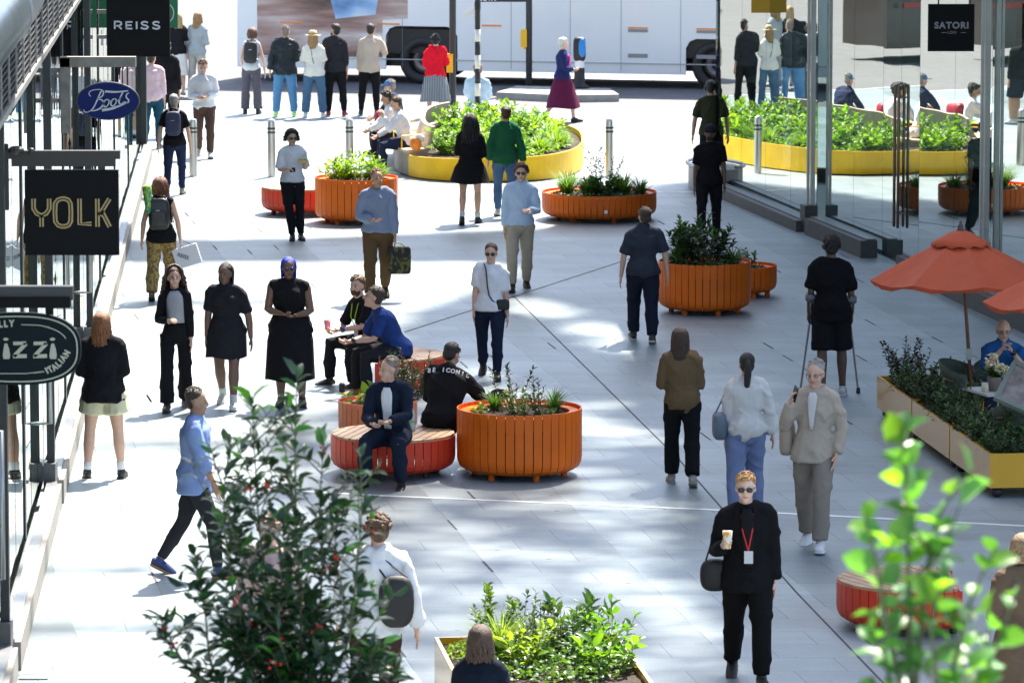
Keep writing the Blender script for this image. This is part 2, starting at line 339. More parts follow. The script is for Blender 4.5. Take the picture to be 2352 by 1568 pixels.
# ---------------- added unseen sheet overhead that shapes the sunlight ----------------
def inpoly(x,y,P):
    c=np.zeros(x.shape,bool); n=len(P)
    for i in range(n):
        x1,y1=P[i];x2,y2=P[(i+1)%n]
        k=((y1>y)!=(y2>y))
        with np.errstate(divide='ignore',invalid='ignore'): c^=k&(x<(x2-x1)*(y-y1)/(y2-y1+1e-12)+x1)
    return c
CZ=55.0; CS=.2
def canopy():  # added sheet out of view, its holes placed to light chosen ground areas
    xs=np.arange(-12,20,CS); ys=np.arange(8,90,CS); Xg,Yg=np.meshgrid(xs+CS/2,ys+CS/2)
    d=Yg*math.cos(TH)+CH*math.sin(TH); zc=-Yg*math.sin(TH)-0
    # lit areas wanted on the ground, which become holes in the sheet
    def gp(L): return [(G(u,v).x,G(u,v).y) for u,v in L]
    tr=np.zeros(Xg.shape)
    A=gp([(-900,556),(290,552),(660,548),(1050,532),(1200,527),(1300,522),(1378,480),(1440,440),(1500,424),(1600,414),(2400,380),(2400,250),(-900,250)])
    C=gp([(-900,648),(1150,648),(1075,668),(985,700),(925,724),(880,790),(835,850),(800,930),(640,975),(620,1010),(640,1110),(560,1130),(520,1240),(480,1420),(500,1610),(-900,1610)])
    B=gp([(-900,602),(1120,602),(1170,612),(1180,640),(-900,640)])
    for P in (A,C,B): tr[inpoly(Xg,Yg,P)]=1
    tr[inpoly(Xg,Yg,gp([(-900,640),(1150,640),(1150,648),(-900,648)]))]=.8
    # truss-like diagonal bars shaped into the sheet across the light band
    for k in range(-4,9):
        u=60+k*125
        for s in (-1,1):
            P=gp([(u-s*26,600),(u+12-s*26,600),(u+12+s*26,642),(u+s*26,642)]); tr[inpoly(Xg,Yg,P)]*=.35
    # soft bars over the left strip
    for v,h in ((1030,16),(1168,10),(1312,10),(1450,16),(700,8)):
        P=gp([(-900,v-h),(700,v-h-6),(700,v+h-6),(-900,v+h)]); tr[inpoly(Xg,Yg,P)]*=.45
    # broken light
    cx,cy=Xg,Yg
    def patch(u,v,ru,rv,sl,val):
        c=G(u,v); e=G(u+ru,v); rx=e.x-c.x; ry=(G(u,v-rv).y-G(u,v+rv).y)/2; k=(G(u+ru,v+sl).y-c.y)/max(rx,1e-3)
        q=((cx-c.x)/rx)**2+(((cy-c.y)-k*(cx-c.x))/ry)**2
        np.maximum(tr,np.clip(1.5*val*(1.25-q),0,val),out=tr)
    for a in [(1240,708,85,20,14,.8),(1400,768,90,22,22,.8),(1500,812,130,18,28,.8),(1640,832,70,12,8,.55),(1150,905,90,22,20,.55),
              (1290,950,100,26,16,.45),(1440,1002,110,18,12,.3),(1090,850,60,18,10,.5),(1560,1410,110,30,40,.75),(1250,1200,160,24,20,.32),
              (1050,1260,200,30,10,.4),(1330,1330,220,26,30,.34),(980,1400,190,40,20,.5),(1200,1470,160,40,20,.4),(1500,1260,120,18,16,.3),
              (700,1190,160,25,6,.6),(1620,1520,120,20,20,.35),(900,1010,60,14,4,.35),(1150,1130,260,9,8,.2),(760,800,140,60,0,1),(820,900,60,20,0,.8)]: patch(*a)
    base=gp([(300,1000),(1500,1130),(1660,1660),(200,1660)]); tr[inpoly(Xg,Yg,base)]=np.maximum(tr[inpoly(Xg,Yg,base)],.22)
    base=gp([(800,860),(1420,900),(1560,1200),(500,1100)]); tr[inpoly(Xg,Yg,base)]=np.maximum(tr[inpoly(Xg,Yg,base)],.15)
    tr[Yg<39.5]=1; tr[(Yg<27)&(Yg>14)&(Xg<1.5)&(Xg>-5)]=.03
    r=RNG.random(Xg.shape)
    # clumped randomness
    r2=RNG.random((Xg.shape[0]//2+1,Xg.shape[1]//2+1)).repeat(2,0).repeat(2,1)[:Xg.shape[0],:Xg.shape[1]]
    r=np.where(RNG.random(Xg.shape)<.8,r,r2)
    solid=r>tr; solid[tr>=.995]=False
    k=CZ/SUN.z; ox,oy=SUN.x*k,SUN.y*k
    mb=MB(); H_,W_=solid.shape
    for i in range(H_):
        jn=0
        while jn<W_:
            if solid[i,jn]:
                e=jn
                while e<W_ and solid[i,e]: e+=1
                x0=xs[jn]+ox; x1=xs[e-1]+CS+ox; y0=ys[i]+oy; y1=y0+CS
                mb.add([(x0,y0,CZ),(x1,y0,CZ),(x1,y1,CZ),(x0,y1,CZ)],[(0,1,2,3)]); jn=e
            else: jn+=1
    o=mb.build('shade_sheet',mat('shade_sheet_white',(.75,.76,.78),.7))
    tag(o,'added unseen perforated sheet high overhead, shaped to shade the paving','canopy')
canopy()

# ---------------- right: glass corner building ----------------
stone=mat('grey_stone',(.06,.063,.068),.55,var=.12,scale=5); steel=mat('steel_frame',(.34,.35,.36),.35,.8,var=.08); darkst=mat('dark_frame',(.05,.052,.055),.4,.3)
GL=glassmat('facade_glass',(.50,.58,.57),1.5,(.85,.0)); GL2=glassmat('shop_glass',(.86,.92,.90),1.5,(1.1,.12))
rb=thing('glass_building','tall glass fronted corner building on the right with steel posts and grey stone base','building',(3.3,83,0))
o0=Vector((3.3,83,0))
F0=G(1640,435); F1=G(1865,532); F1b=G(1885,538); F2=G(2015,592); F3=G(2098,626); F4=G(2262,704); F5=F4+(F4-F2)*1.35
def seg(mb,a,b,z0,z1,t,mi=0):
    d=(b-a); n=Vector((-d.y,d.x,0)).normalized()*t
    mb.prism([(a.x,a.y),(b.x,b.y),(b.x-n.x,b.y-n.y),(a.x-n.x,a.y-n.y)],z0,z1,mi)
d0=(F4-F0).normalized(); nout=Vector((d0.y,-d0.x,0)) # points away? checked below
if nout.x>0: nout=-nout
def fp(P,off): return P+nout*off
HT=9.2
# curved corner: arc of glass from F0 round to the back
arc=[F0]; c0=F0-nout*1.15
a0=math.atan2(nout.y,nout.x)
for k in range(1,9): a=a0-k*R(13); arc.append(c0+Vector((math.cos(a),math.sin(a),0))*1.15)
back=arc[-1]+Vector((14,-.8,0))
pl=MB()
pts=arc+[back]
for i in range(len(pts)-1):
    a,b=pts[i],pts[i+1]; seg(pl,a,b,0,.22,-.22) 
for a,b,h in ((F0,F1,.17),(F1b,F2,.25),(F3,F4,.25),(F4,F5,.25)): seg(pl,a,b,0,h,.25)
pl.build('stone_plinth',stone,rb,off=o0)
lg=MB()
for a,b,h in ((F0,F1,.17),(F1b,F2,.25),(F3,F4,.25),(F4,F5,.25)):
    dd=nout*.02; seg(lg,a+dd,b+dd,h,h+.025,.14)
lg.build('sill',mat('sill_metal',(.13,.135,.14),.4,.6),rb,off=o0)
for P,wd in ((F1,.2),(F4,.2)):
    m=MB(); m.box((P.x,P.y,HT/2+.2),(.06,.10,HT-.4),rz=math.atan2(d0.y,d0.x)-R(90)); m.box((P.x+nout.x*.07,P.y+nout.y*.07,HT/2+.2),(.035,.05,HT-.4),rz=math.atan2(d0.y,d0.x)-R(90)); m.build('post',steel,rb,off=o0)
    m=MB(); m.box((P.x-.05,P.y-.02,.2),(.2,.30,.42),rz=math.atan2(d0.y,d0.x)-R(90)); m.build('post_base',stone,rb,off=o0)
def panes(a,b,n,z0,mt=GL):
    for i in range(n):
        p=a.lerp(b,i/n); q=a.lerp(b,(i+1)/n); g=(q-p).normalized()*.006
        m=MB(); seg(m,p+g-nout*.08,q-g-nout*.08,z0,HT,.012); m.build('glass_pane',mt,rb,off=o0)
        if i: m=MB(); m.box((p.x-nout.x*.083,p.y-nout.y*.083,(z0+HT)/2),(.014,.016,HT-z0),rz=math.atan2(d0.y,d0.x)-R(90)); m.build('glass_joint',darkst,rb,off=o0)
panes(F0,F1,4,.19); panes(F1b,F2,2,.27); panes(F2,F3,2,.05); panes(F3,F4,2,.27); panes(F4,F5,4,.27)
for i in range(len(arc)-1):
    p,q=arc[i],arc[i+1]; m=MB(); seg(m,p-(p-c0)*.05,q-(q-c0)*.05,.22,HT,-.012); m.build('glass_pane',GL,rb,off=o0)
panes(arc[-1]+Vector((.05,0,0)),back,5,.22)
m=MB()
for i in range(len(arc)-1): m.bar(arc[i]+Vector((0,0,.24)),arc[i+1]+Vector((0,0,.24)),.08,.05)
m.build('sill',steel,rb,off=o0)
# interior
m=MB(); m.prism([(F0.x+.3,F0.y),(back.x,back.y-.4),(back.x+2,F5.y),(F5.x+.3,F5.y)],.01,.06); m.build('floor',mat('interior_floor',(.10,.095,.09),.35,var=.15,scale=2),rb,off=o0)
m=MB(); m.prism([(back.x-1,back.y-1),(back.x-.6,back.y-1),(back.x+2.4,F5.y),(back.x+2,F5.y)],.05,HT); m.build('back_wall',mat('interior_wall',(.10,.085,.07),.8,var=.2,scale=1),rb,off=o0)
m=MB(); m.prism([(F0.x+.1,F0.y+.8),(back.x,back.y-.3),(back.x+2,F5.y),(F5.x+.2,F5.y)],HT,HT+.6); m.build('ceiling_slab',mat('slab_white',(.5,.5,.5),.7),rb,off=o0)
m=MB(); m.prism([(F0.x+.1,F0.y+.8),(back.x+8,back.y-.3),(F5.x+18,F5.y-20),(F5.x+4.5,F5.y-20)],HT+.62,14); m.build('upper_storey',mat('upper_wall',(.20,.20,.21),.7,var=.1,scale=.5),rb,off=o0)
m=MB(); a_=F0+nout*.3; b_=F5+nout*3.2; m.prism([(a_.x,a_.y),(F0.x+.1,F0.y+.8),(F5.x+.2,F5.y),(b_.x,b_.y)],HT+.1,HT+.5); m.build('added_overhang',mat('upper_wall',(.20,.20,.21),.7,var=.1,scale=.5),rb,off=o0)  # unseen overhang added to darken the paving along the glass
# door pulls: four vertical bars
bronze=mat('bronze_bar',(.20,.13,.09),.35,.7)
mid=F2.lerp(F3,.5)
for k,(off,dx) in enumerate(((.10,-.09),(.10,.12))):
    m=MB(); q=mid+d0*dx+nout*(off-.1); m.tube([(q.x,q.y,.55),(q.x,q.y,2.55)],[.022,.022],8); m.build('door_handle',bronze,rb,smooth=True,off=o0)
m=MB()
for z in (.75,2.4): 
    for dx in (-.09,.12): a=mid+d0*dx-nout*.1; b=mid+d0*dx+nout*.02; m.bar((a.x,a.y,z),(b.x,b.y,z),.02,.02)
m.build('handle_bracket',bronze,rb,off=o0)
# hanging panels inside
def hang(u0,u1,vb,y,label,colr):
    x0,x1=X(u0,y,6),X(u1,y,6); zb=Z(vb,y); m=MB(); m.box(((x0+x1)/2,y,zb+.55),(x1-x0,.05,1.1)); c=((x0+x1)/2,y,zb)
    t=thing('hanging_sign',label,'sign',c,0,'amber panels hung inside the glass building'); m.build('panel',mat('amber',colr,.5),t,off=c)
    m=MB(); m.tube([(x0+.2,y,zb+1.1),(x0+.2,y,HT+.1)],[.012,.012],6); m.tube([(x1-.2,y,zb+1.1),(x1-.2,y,HT+.1)],[.012,.012],6); m.build('hanger',darkst,t,off=c)
hang(1728,1842,30,79.5,'flat amber panel hanging behind the first glass bay by the corner',(.72,.42,.02))
hang(1912,2022,28,76,'flat amber panel hanging behind the second glass bay left of the black shop sign',(.55,.38,.05))
hang(2340,2400,92,70,'amber panel hanging inside the glass at the far right edge',(.6,.4,.05))
# corner plinth block with chrome hoops outside the glass corner
c=G(1603,433); st=thing('corner_kerb','low curved pale stone block with steel rim standing at the glass corner','stone block',c)
m=MB(); a=[(.40*math.cos(t),.9*math.sin(t)) for t in [R(90+180*k/14) for k in range(15)]]
m.prism([(c.x+.25+p[0],c.y+.3+p[1]) for p in a]+[(c.x+.45,c.y-.6),(c.x+.45,c.y+1.2)],0,.36); m.build('block',mat('pale_stone',(.45,.45,.44),.6,var=.1),st,off=c)
m=MB(); m.tube([(c.x+.25+.42*math.cos(t),c.y+.3+.92*math.sin(t),.4) for t in [R(95+170*k/12) for k in range(13)]],[.03]*13,8); m.build('rim',steel,st,smooth=True,off=c)

# ---------------- left: shopfront parade ----------------
def LX(y): return -6.41+ (89.45-y)*.0472
lb=thing('shopfront_building','long glass shopfront parade along the left edge with pale stone plinth and grey posts','building',(LX(60),60,0))
lo=Vector((LX(60),60,0))
pst=mat('pale_plinth',(.26,.24,.21),.6,var=.12,scale=4); gpost=mat('grey_post',(.035,.038,.04),.4,.4,var=.1)
ys=[24,30,35.5,41.3,46.2,50.1,55.5,61.1,67,73.5,80.5,88.6]
for i,y in enumerate(ys[:-1]):
    y2=ys[i+1]; g=.45 if i in(4,7) else 0.0
    e1=.12 if y in(41.3,50.1,61.1,35.5) else .004; e2=.12 if y2 in(41.3,50.1,61.1,35.5) else .004; a=Vector((LX(y)-.07,y+e1,0)); b=Vector((LX(y2)-.07,y2-e2,0))
    m=MB(); seg(m,a,b,0,.24,.13); m.build('plinth',pst,lb,off=lo)
    m=MB(); seg(m,a+Vector((-.02,0,0)),b+Vector((-.015,0,0)),.243,.265,.10); m.build('sill',steel,lb,off=lo)
    n=3
    for k in range(n):
        p=Vector((LX(y),y,0)).lerp(Vector((LX(y2),y2,0)),k/n); q=Vector((LX(y),y,0)).lerp(Vector((LX(y2),y2,0)),(k+1)/n)
        m=MB(); seg(m,p+Vector((-.14,.02,0)),q+Vector((-.14,-.02,0)),.265,5.2,.012); m.build('glass_pane',GL2,lb,off=lo)
    m=MB(); q=Vector((LX(y)-.09,y,0)); big=y in(41.3,50.1,61.1,35.5); wv=.075 if big else .03; m.box((q.x+(wv/2 if big else -.04),q.y,2.9),(wv,.09,5.2)); m.build('post',gpost,lb,off=lo)
    if big: m=MB(); m.box((q.x+.03,q.y,.22),(.12,.26,.44)); m.build('post_base',mat('post_base',(.12,.12,.115),.6,var=.2),lb,off=lo)
    if i in (2,4,6): # pull handle
        hx=LX(y2-1.2); m=MB(); m.tube([(hx-.13,y2-1.2,1.0),(hx,y2-1.2,1.0),(hx,y2-1.2,2.2),(hx-.13,y2-1.2,2.2)],[.02]*4,8); m.build('door_handle',steel,lb,smooth=True,off=lo)
y=88.6; m=MB(); m.box((LX(y)-.08,y,2.6),(.1,.1,5.2)); m.build('post',gpost,lb,off=lo)
m=MB(); m.prism([(LX(24)-.3,24),(LX(88.4)-.3,88.4),(LX(88)-7,88.4),(LX(24)-7,24)],.01,.08); m.build('floor',mat('shop_floor',(.16,.14,.12),.4,var=.2,scale=1.5),lb,off=lo)
m=MB(); m.prism([(LX(24)-6,24),(LX(88)-6,88),(LX(88)-6.3,88),(LX(24)-6.3,24)],.08,5.2); m.build('back_wall',mat('shop_wall',(.5,.48,.45),.8,var=.3,scale=.8),lb,off=lo)
m=MB(); m.prism([(LX(24)-.3,24),(LX(88.4)-.3,88.4),(LX(88)-7,88.4),(LX(24)-7,24)],5.2,5.6); m.build('ceiling_slab',mat('slab_white',(.5,.5,.5),.7),lb,off=lo)
m=MB()
rq=random.Random(11); DC=[(.30,.2,.12),(.08,.10,.14),(.45,.42,.38),(.05,.12,.08),(.35,.12,.06),(.12,.11,.10)]
for i,y in enumerate(np.arange(27,87,3.1)):
    m=MB(); x=LX(y)-rq.uniform(.7,1.6); h=rq.uniform(1.2,2.3); m.box((x,y,h),(.5,rq.uniform(.3,.9),.04)); m.box((x,y,h/2),(.42,rq.uniform(.25,.8),h-.06))
    for k in range(4): m.box((x+rq.uniform(-.1,.1),y+rq.uniform(-.3,.3),h+.16),(.12,.12,.28))
    m.build('display_unit',mat('display',DC[i%6],.6,var=.4,scale=3),lb,off=lo)
m=MB()
m=MB(); m.prism([(LX(24)-.6,24),(LX(88.4)-.6,88.4),(LX(88)-9,88.4),(LX(24)-9,24)],5.62,20); m.build('upper_storey',mat('upper_stone',(.30,.29,.27),.8,var=.1,scale=.5),lb,off=lo)
# louvred fascia and duct along the parade
m=MB(); xa=lambda y:-3.76-(y-37)*.0472
for k in range(9): 
    z=5.02+k*.05; m.bar((xa(31),31,z),(xa(62),62,z),.09,.012)
lf=thing('louvre_fascia','dark louvred metal fascia running along the parade at the top left','louvre',(xa(37),37,5.0))
m.build('louvre_blade',darkst,lf,off=(xa(37),37,5))
m=MB(); m.bar((xa(31)+.05,31,4.98),(xa(62)+.05,62,4.98),.03,.05); m.bar((xa(31)+.05,31,5.47),(xa(62)+.05,62,5.47),.03,.04)
for y in np.arange(31,62,1.1): m.box((xa(y)+.052,y,5.22),(.012,.03,.46))
m.build('edge_frame',mat('galvanised',(.32,.31,.29),.45,.5,var=.2),lf,off=(xa(37),37,5))
m=MB(); m.bar((xa(31)-.3,31,5.24),(xa(62)-.3,62,5.24),.05,.48); m.build('backing',darkst,lf,off=(xa(37),37,5))
du=thing('duct','large rounded grey metal duct above the louvred fascia at the top left corner','duct',(xa(37),37,5.5))
m=MB(); m.tube([(xa(30)+.05,30,5.77),(xa(36.5)+.05,36.5,5.79),(xa(38.2)+.05,38.2,5.80),(xa(39.2)+.05,39.2,5.86),(xa(40)+.02,40,6.0),(xa(46)+.02,46,6.3)],[.25,.25,.25,.22,.19,.19],28); m.build('pipe',mat('duct_metal',(.10,.125,.14),.3,.6,var=.2),du,smooth=True,off=(xa(37),37,5.5))
m=MB(); m.tube([(xa(36)+.05,36,5.79),(xa(36.06)+.05,36.06,5.79)],[.262,.262],28,cap=False); m.build('collar',steel,du,smooth=True,off=(xa(37),37,5.5))
# floor socket cover
c=G(84,1543,.004); fs=thing('floor_socket','small grey metal floor access cover in the lower left corner','floor cover',c)
m=MB(); m.box((c.x,c.y,.008),(.24,.62,.008)); m.build('plate',mat('socket_plate',(.22,.24,.25),.4,.5),fs,off=c)
m=MB(); m.box((c.x-.03,c.y,.014),(.13,.3,.004)); m.build('flap',mat('socket_flap',(.3,.32,.33),.4,.5),fs,off=c)

# ---------------- signs ----------------
black=mat('sign_black',(.004,.004,.005),.6,spec=.15); white=mat('sign_white',(.8,.8,.8),.5); navy=mat('sign_navy',(.008,.018,.11),.6,spec=.2); gold=mat('sign_gold',(.45,.33,.14),.45); cream=mat('sign_cream',(.48,.47,.36),.55); rust=mat('weathered_grey',(.22,.20,.17),.6,.2,var=.3,scale=8)
def rectsign(name,u0,u1,v0,v1,y,label,m_=black,th=.07):
    x0,x1=X(u0,y,4),X(u1,y,4); z1,z0=Z(v0,y),Z(v1,y); c=Vector(((x0+x1)/2,y,z0)); t=thing(name,label,'sign',c)
    m=MB(); m.box(((x0+x1)/2,y,(z0+z1)/2),(x1-x0,th,z1-z0)); m.build('panel',m_,t,off=c); return t,c,x0,x1,z0,z1
# wide capitals sign
t,c,x0,x1,z0,z1=rectsign('blade_sign',245,390,-22,130,66,'square black hanging sign with white capitals at the top of the left parade')
w_=x1-x0; hz=(Z(58,66)-z0)
# letters as strokes
def strokes(letters,h,y,mi_mat,parent,name,w,loc,slant=0):
    m=MB(); 
    for st in letters: m.ribbon([(p[0]+slant*p[1],p[1]) for p in st],w,y,y+.006)
    return m.build(name,mi_mat,parent,loc=loc)
hh=.098; lw=.115
def Rl(x): return [[(x,0),(x,hh)],[(x-.01,hh),(x+.06,hh),(x+.085,hh*.85),(x+.085,hh*.62),(x+.06,hh*.45),(x+.02,hh*.42)],[(x+.045,hh*.42),(x+.09,0)]]
def El(x): return [[(x,0),(x,hh)],[(x-.008,hh-.006),(x+.08,hh-.006)],[(x,hh*.5),(x+.07,hh*.5)],[(x-.008,.006),(x+.08,.006)]]
def Il(x): return [[(x,0),(x,hh)]]
def Sl(x): return [spline([(x+.09,hh*.82),(x+.07,hh*.95),(x+.03,hh*.95),(x+.01,hh*.78),(x+.03,hh*.55),(x+.07,hh*.46),(x+.092,hh*.25),(x+.07,.005),(x+.03,.005),(x,hh*.2)],3)]
L=Rl(0)+El(.15)+Il(.285)+Sl(.34)+Sl(.49)
L=[[ (p[0],p[1]) for p in s] for s in L]
strokes(L,hh,-.05,mat('lettering_white',(.75,.75,.78),.5),t,'lettering',.021,((x0-c.x)+w_*.13,0,hz-.05))
m=MB()
for z in (Z(27,66),Z(85,66)): m.bar((LX(66)-.1,66,z),(x0+.01,66,z),.05,.05)
m.tube([(x0-.22,66,Z(105,66)),(x0-.22,66,Z(8,66))],[.012,.012],6); m.build('bracket',rust,t,off=c)
# inline gold letters
t,c,x0,x1,z0,z1=rectsign('blade_sign',57,272,390,585,43,'square black hanging sign with gold inline capitals on the left parade')
sc=43/PX
def Q(u,v): return ((u-164.5)*sc,(487.5-v)*sc)
G4=[[[(77,455),(77,478),(84,489),(95,494),(106,489),(113,478),(113,455)],[(95,494),(95,520)]],
    [[(141,455),(133,458),(127,466),(126,488),(127,508),(133,516),(141,519),(149,519),(157,516),(162,508),(163,488),(162,466),(157,458),(149,455)]],
    [[(183,455),(183,513),(210,513)]],
    [[(224,455),(224,520)],[(252,455),(228,494)],[(234,484),(252,520)]]]
m=MB();mi=MB()
for k,let in enumerate(G4):
    for s in let:
        cl=(k==1); pts=[Q(*p) for p in s]; m.ribbon(pts,10.5*sc,-.045,-.039,closed=cl); mi.ribbon(pts,2.4*sc,-.0475,-.0455,closed=cl)
zc=(z0+z1)/2-z0
m.build('lettering',gold,t,loc=(0,0,zc)); mi.build('inline',black,t,loc=(0,0,zc))
m=MB(); zt=Z(372,43); zt2=Z(355,43); m.bar((X(38,43),43,zt),(X(273,43),43,zt),.09,.07); m.bar((LX(43)-.2,43,zt2),(X(284,43),43,zt2),.10,.07)
for u in (85,243): m.box((X(u,43),43,(Z(382,43)+Z(385,43))/2),(.05,.04,.09))
m.tube([(X(25,43),43,Z(480,43)),(X(25,43),43,Z(333,43))],[.02,.02],6); m.bar((LX(43)-.2,43,Z(446,43)),(X(27,43),43,Z(446,43)),.05,.05); m.ell((X(50,43),42.9,Z(343,43)),(.07,.07,.04)); m.ell((X(85,43),42.9,Z(345,43)),(.03,.03,.03))
m.build('bracket',mat('bracket_dark',(.05,.045,.04),.5,.3),t,off=c)
# oval script sign on frame
y=52; c=Vector((X(248,y,4),y,Z(232,y))); t=thing('oval_sign','oval blue hanging sign with silver script lettering','sign',c)
def oval(rx,rz,n=48,e=2.0): return [(rx*math.copysign(abs(math.cos(a))**(2/e),math.cos(a)),rz*math.copysign(abs(math.sin(a))**(2/e),math.sin(a))) for a in [2*math.pi*k/n for k in range(n)]]
sc=52/PX; m=MB(); m.plate(oval(71*sc,42*sc),-.03,.03); m.build('panel',navy,t); m=MB(); m.ribbon(oval(71.5*sc,42.5*sc),.012,-.034,.034,closed=True); m.build('rim',mat('rim_dark',(.05,.05,.07),.4,.5),t)
def q(zx,zy): # zoomed crop pixels to metres about the oval centre
    return ((zx-741)/2.751*.91875*sc,(697-zy)/2.751*.91875*sc)
ST=[([(575,755),(580,770),(605,772),(640,745),(668,690),(690,640),(705,622)],[4,5,6,8,9,9,5]),
    ([(625,665),(612,650),(622,628),(660,618),(700,620),(712,640),(700,665),(668,682)],[4,5,5,5,6,8,8,5]),
    ([(668,682),(700,690),(712,712),(690,745),(650,762),(610,766)],[5,8,10,10,7,4]),
    ([(742,686),(725,690),(712,712),(716,735),(732,734),(748,712),(748,692),(742,686)],[6,7,9,9,6,7,7,6]),
    ([(790,680),(775,686),(762,708),(766,728),(782,728),(798,706),(798,686),(790,680)],[6,7,9,9,6,7,7,6]),
    ([(748,700),(770,694)],[4,4]),([(798,696),(815,690),(838,650),(845,635)],[4,6,9,6]),([(826,672),(818,705),(830,718),(850,705)],[9,9,7,4]),
    ([(888,640),(872,650),(868,670),(884,690),(880,706),(860,704),(850,700)],[5,7,8,9,9,6,4]),
    ([(722,630),(790,634),(845,630),(882,626)],[13,11,9,6]),([(700,760),(760,750),(820,730),(872,706)],[16,15,12,8])]
m=MB()
for pts,ww in ST:
    P=[q(*p) for p in pts]; k=.91875/2.751*sc; sp=spline(P,5) ; W=[np.interp(i/5,range(len(ww)),ww)*k*1.15 for i in range(len(sp))]; m.ribbon(sp,W,-.036,-.031)
m.build('script',mat('script_silver',(.6,.6,.58),.45),t)
m=MB(); zt=Z(142,y); m.bar((X(147,y),y,zt),(X(319,y),y,zt),.12,.105); m.build('bracket_arm',rust,t,off=c)
m=MB(); m.bar((X(158,y),y,zt+.04),(X(158,y),y,Z(305,y)),.10,.12); m.build('bracket_plate',rust,t,off=c)
m=MB()
for u in (204,288): m.tube([(X(u,y),y,Z(155,y)),(X(u,y),y,Z(196,y))],[.006,.006],6)
m.build('hanger',darkst,t,off=c)
m=MB()
for v in (162,231): m.bar((LX(y)-.15,y,Z(v,y)),(X(150,y),y,Z(v,y)),.05,.045)
m.build('bracket_bar',rust,t,off=c)
# rounded dark green restaurant sign
y=36; sc=y/PX; cxu=40; cvv=800; c=Vector((X(cxu,y,3.5),y,Z(cvv,y))); t=thing('oval_sign','large rounded dark sign with cream lettering and outline at the left edge','sign',c)
dk=mat('sign_ink',(.003,.009,.012),.6,spec=.15); m=MB(); m.plate(oval(147*sc,84*sc,56,2.6),-.03,.03); m.build('panel',dk,t)
m=MB(); m.ribbon(oval(139*sc,76*sc,56,2.6),3.2*sc,-.036,-.031,closed=True)
o_=oval(118*sc,57*sc,56,2.6); m.ribbon(o_[3:11],2.2*sc,-.036,-.031); m.ribbon(o_[44:47],2*sc,-.036,-.031)
m.ribbon([(10*sc,57*sc),(50*sc,55.5*sc),(75*sc,51*sc)],2*sc,-.036,-.031); m.ribbon([(-60*sc,-57*sc),(20*sc,-57*sc),(60*sc,-52*sc)],2*sc,-.036,-.031)
m.build('outline',cream,t)
def zq(u,v): return ((u-cxu)*sc,(cvv-v)*sc)
m=MB()
for uu in (14,122): 
    m.ribbon([zq(uu,787),zq(uu+1,800),zq(uu+1,815),zq(uu+1,823)],[6*sc,13*sc,17*sc,14*sc],-.036,-.031); m.plate([(zq(uu,777)[0]+6*sc*math.cos(a),zq(uu,777)[1]+3.6*sc*math.sin(a)) for a in [2*math.pi*k/10 for k in range(10)]],-.036,-.031)
for uu in (30,77):
    m.ribbon([zq(uu+1,787),zq(uu+31,786)],8*sc,-.036,-.031); m.ribbon([zq(uu+31,787),zq(uu+2,817)],9*sc,-.036,-.031); m.ribbon([zq(uu,817),zq(uu+32,816)],9*sc,-.036,-.031)
m.build('lettering',cream,t)
for ch,(u,v),rot in [('A',(-16,744),6),('L',(2,743),5),('L',(14,742),3),('Y',(28,741),0),('I',(108,851),28),('T',(116,848),32),('A',(126,843),36),('L',(135,836),42),('I',(141,829),48),('A',(147,821),54),('N',(155,810),62)]:
    p=zq(u,v); textmesh('letter',ch,.062 if u<60 else .060,cream,t,(p[0],-.033,p[1]),(R(90),R(-rot),0),bold=.004,sx=.8)
m=MB(); m.bar((LX(36)-.15,y,Z(672,y)),(X(178,y),y,Z(672,y)),.10,.10); m.build('bracket_arm',darkst,t,off=c)
m=MB(); m.bar((LX(36)-.15,y-.02,Z(692,y)),(X(172,y),y-.02,Z(692,y)),.12,.075);m.box((X(124,y),y,Z(706,y)),(.045,.03,.1)); m.box((X(-40,y),y,Z(706,y)),(.045,.03,.1)); m.build('bracket_beam',black,t,off=c)
# green banner behind
t,c,x0,x1,z0,z1=rectsign('banner_sign',262,408,-60,64,72.5,'green banner with white ring partly hidden behind the black sign with white capitals',mat('sign_green',(.01,.16,.06),.5))
m=MB(); sc=72.5/PX; m.ribbon([(25*sc*math.cos(a),25*sc*math.sin(a)) for a in [2*math.pi*k/28 for k in range(28)]],2*sc,-.045,-.037,closed=True); m.build('ring',white,t,loc=(X(374,72.5,4)-c.x,0,Z(30,72.5)-z0))
m=MB(); m.bar((LX(72.5)-.1,72.5,z1-.15),(x0+.02,72.5,z1-.15),.05,.05); m.bar((LX(72.5)-.1,72.5,z0+.15),(x0+.02,72.5,z0+.15),.05,.05); m.build('bracket',rust,t,off=c)
# hanging square sign on the glass building
y=66.5; t,c,x0,x1,z0,z1=rectsign('blade_sign',2132,2238,10,118,y,'square black sign with grey capitals hanging off the right glass building')
gy=mat('sign_grey',(.30,.31,.33),.5); sc=y/PX
textmesh('lettering','SATORI',.118,gy,t,(0.004,-.04,Z(59,y)-z0),sx=1.02,bold=.0045,track=1.14)
textmesh('lettering','LDN',.052,gy,t,(0.01,-.04,Z(75,y)-z0),sx=1,track=1.2)
m=MB(); 
for u in (2163,2207): m.box((X(u,y)-c.x,-.038,Z(75,y)-z0),(.07,.004,.006))
m.build('rule',gy,t)
m=MB(); zt=z1+.13; m.bar((x0-.05,y,zt),(F4.x+.05,y,zt),.05,.05)
for u in (2150,2222): m.tube([(X(u,y),y,z1),(X(u,y),y,zt)],[.01,.01],6)
m.build('bracket',darkst,t,off=c)
# pull bar near post
# street name plate
y=101.5; t,c,x0,x1,z0,z1=rectsign('street_sign',1103,1222,-16,5,y,'dark street finger plate between the two traffic poles at the top edge',mat('plate_dark',(.02,.022,.025),.5),.05)
textmesh('lettering','NOVA',.13,white,t,(X(1115,y)-c.x+.02,-.03,(z1-z0)*.36),bold=.003)
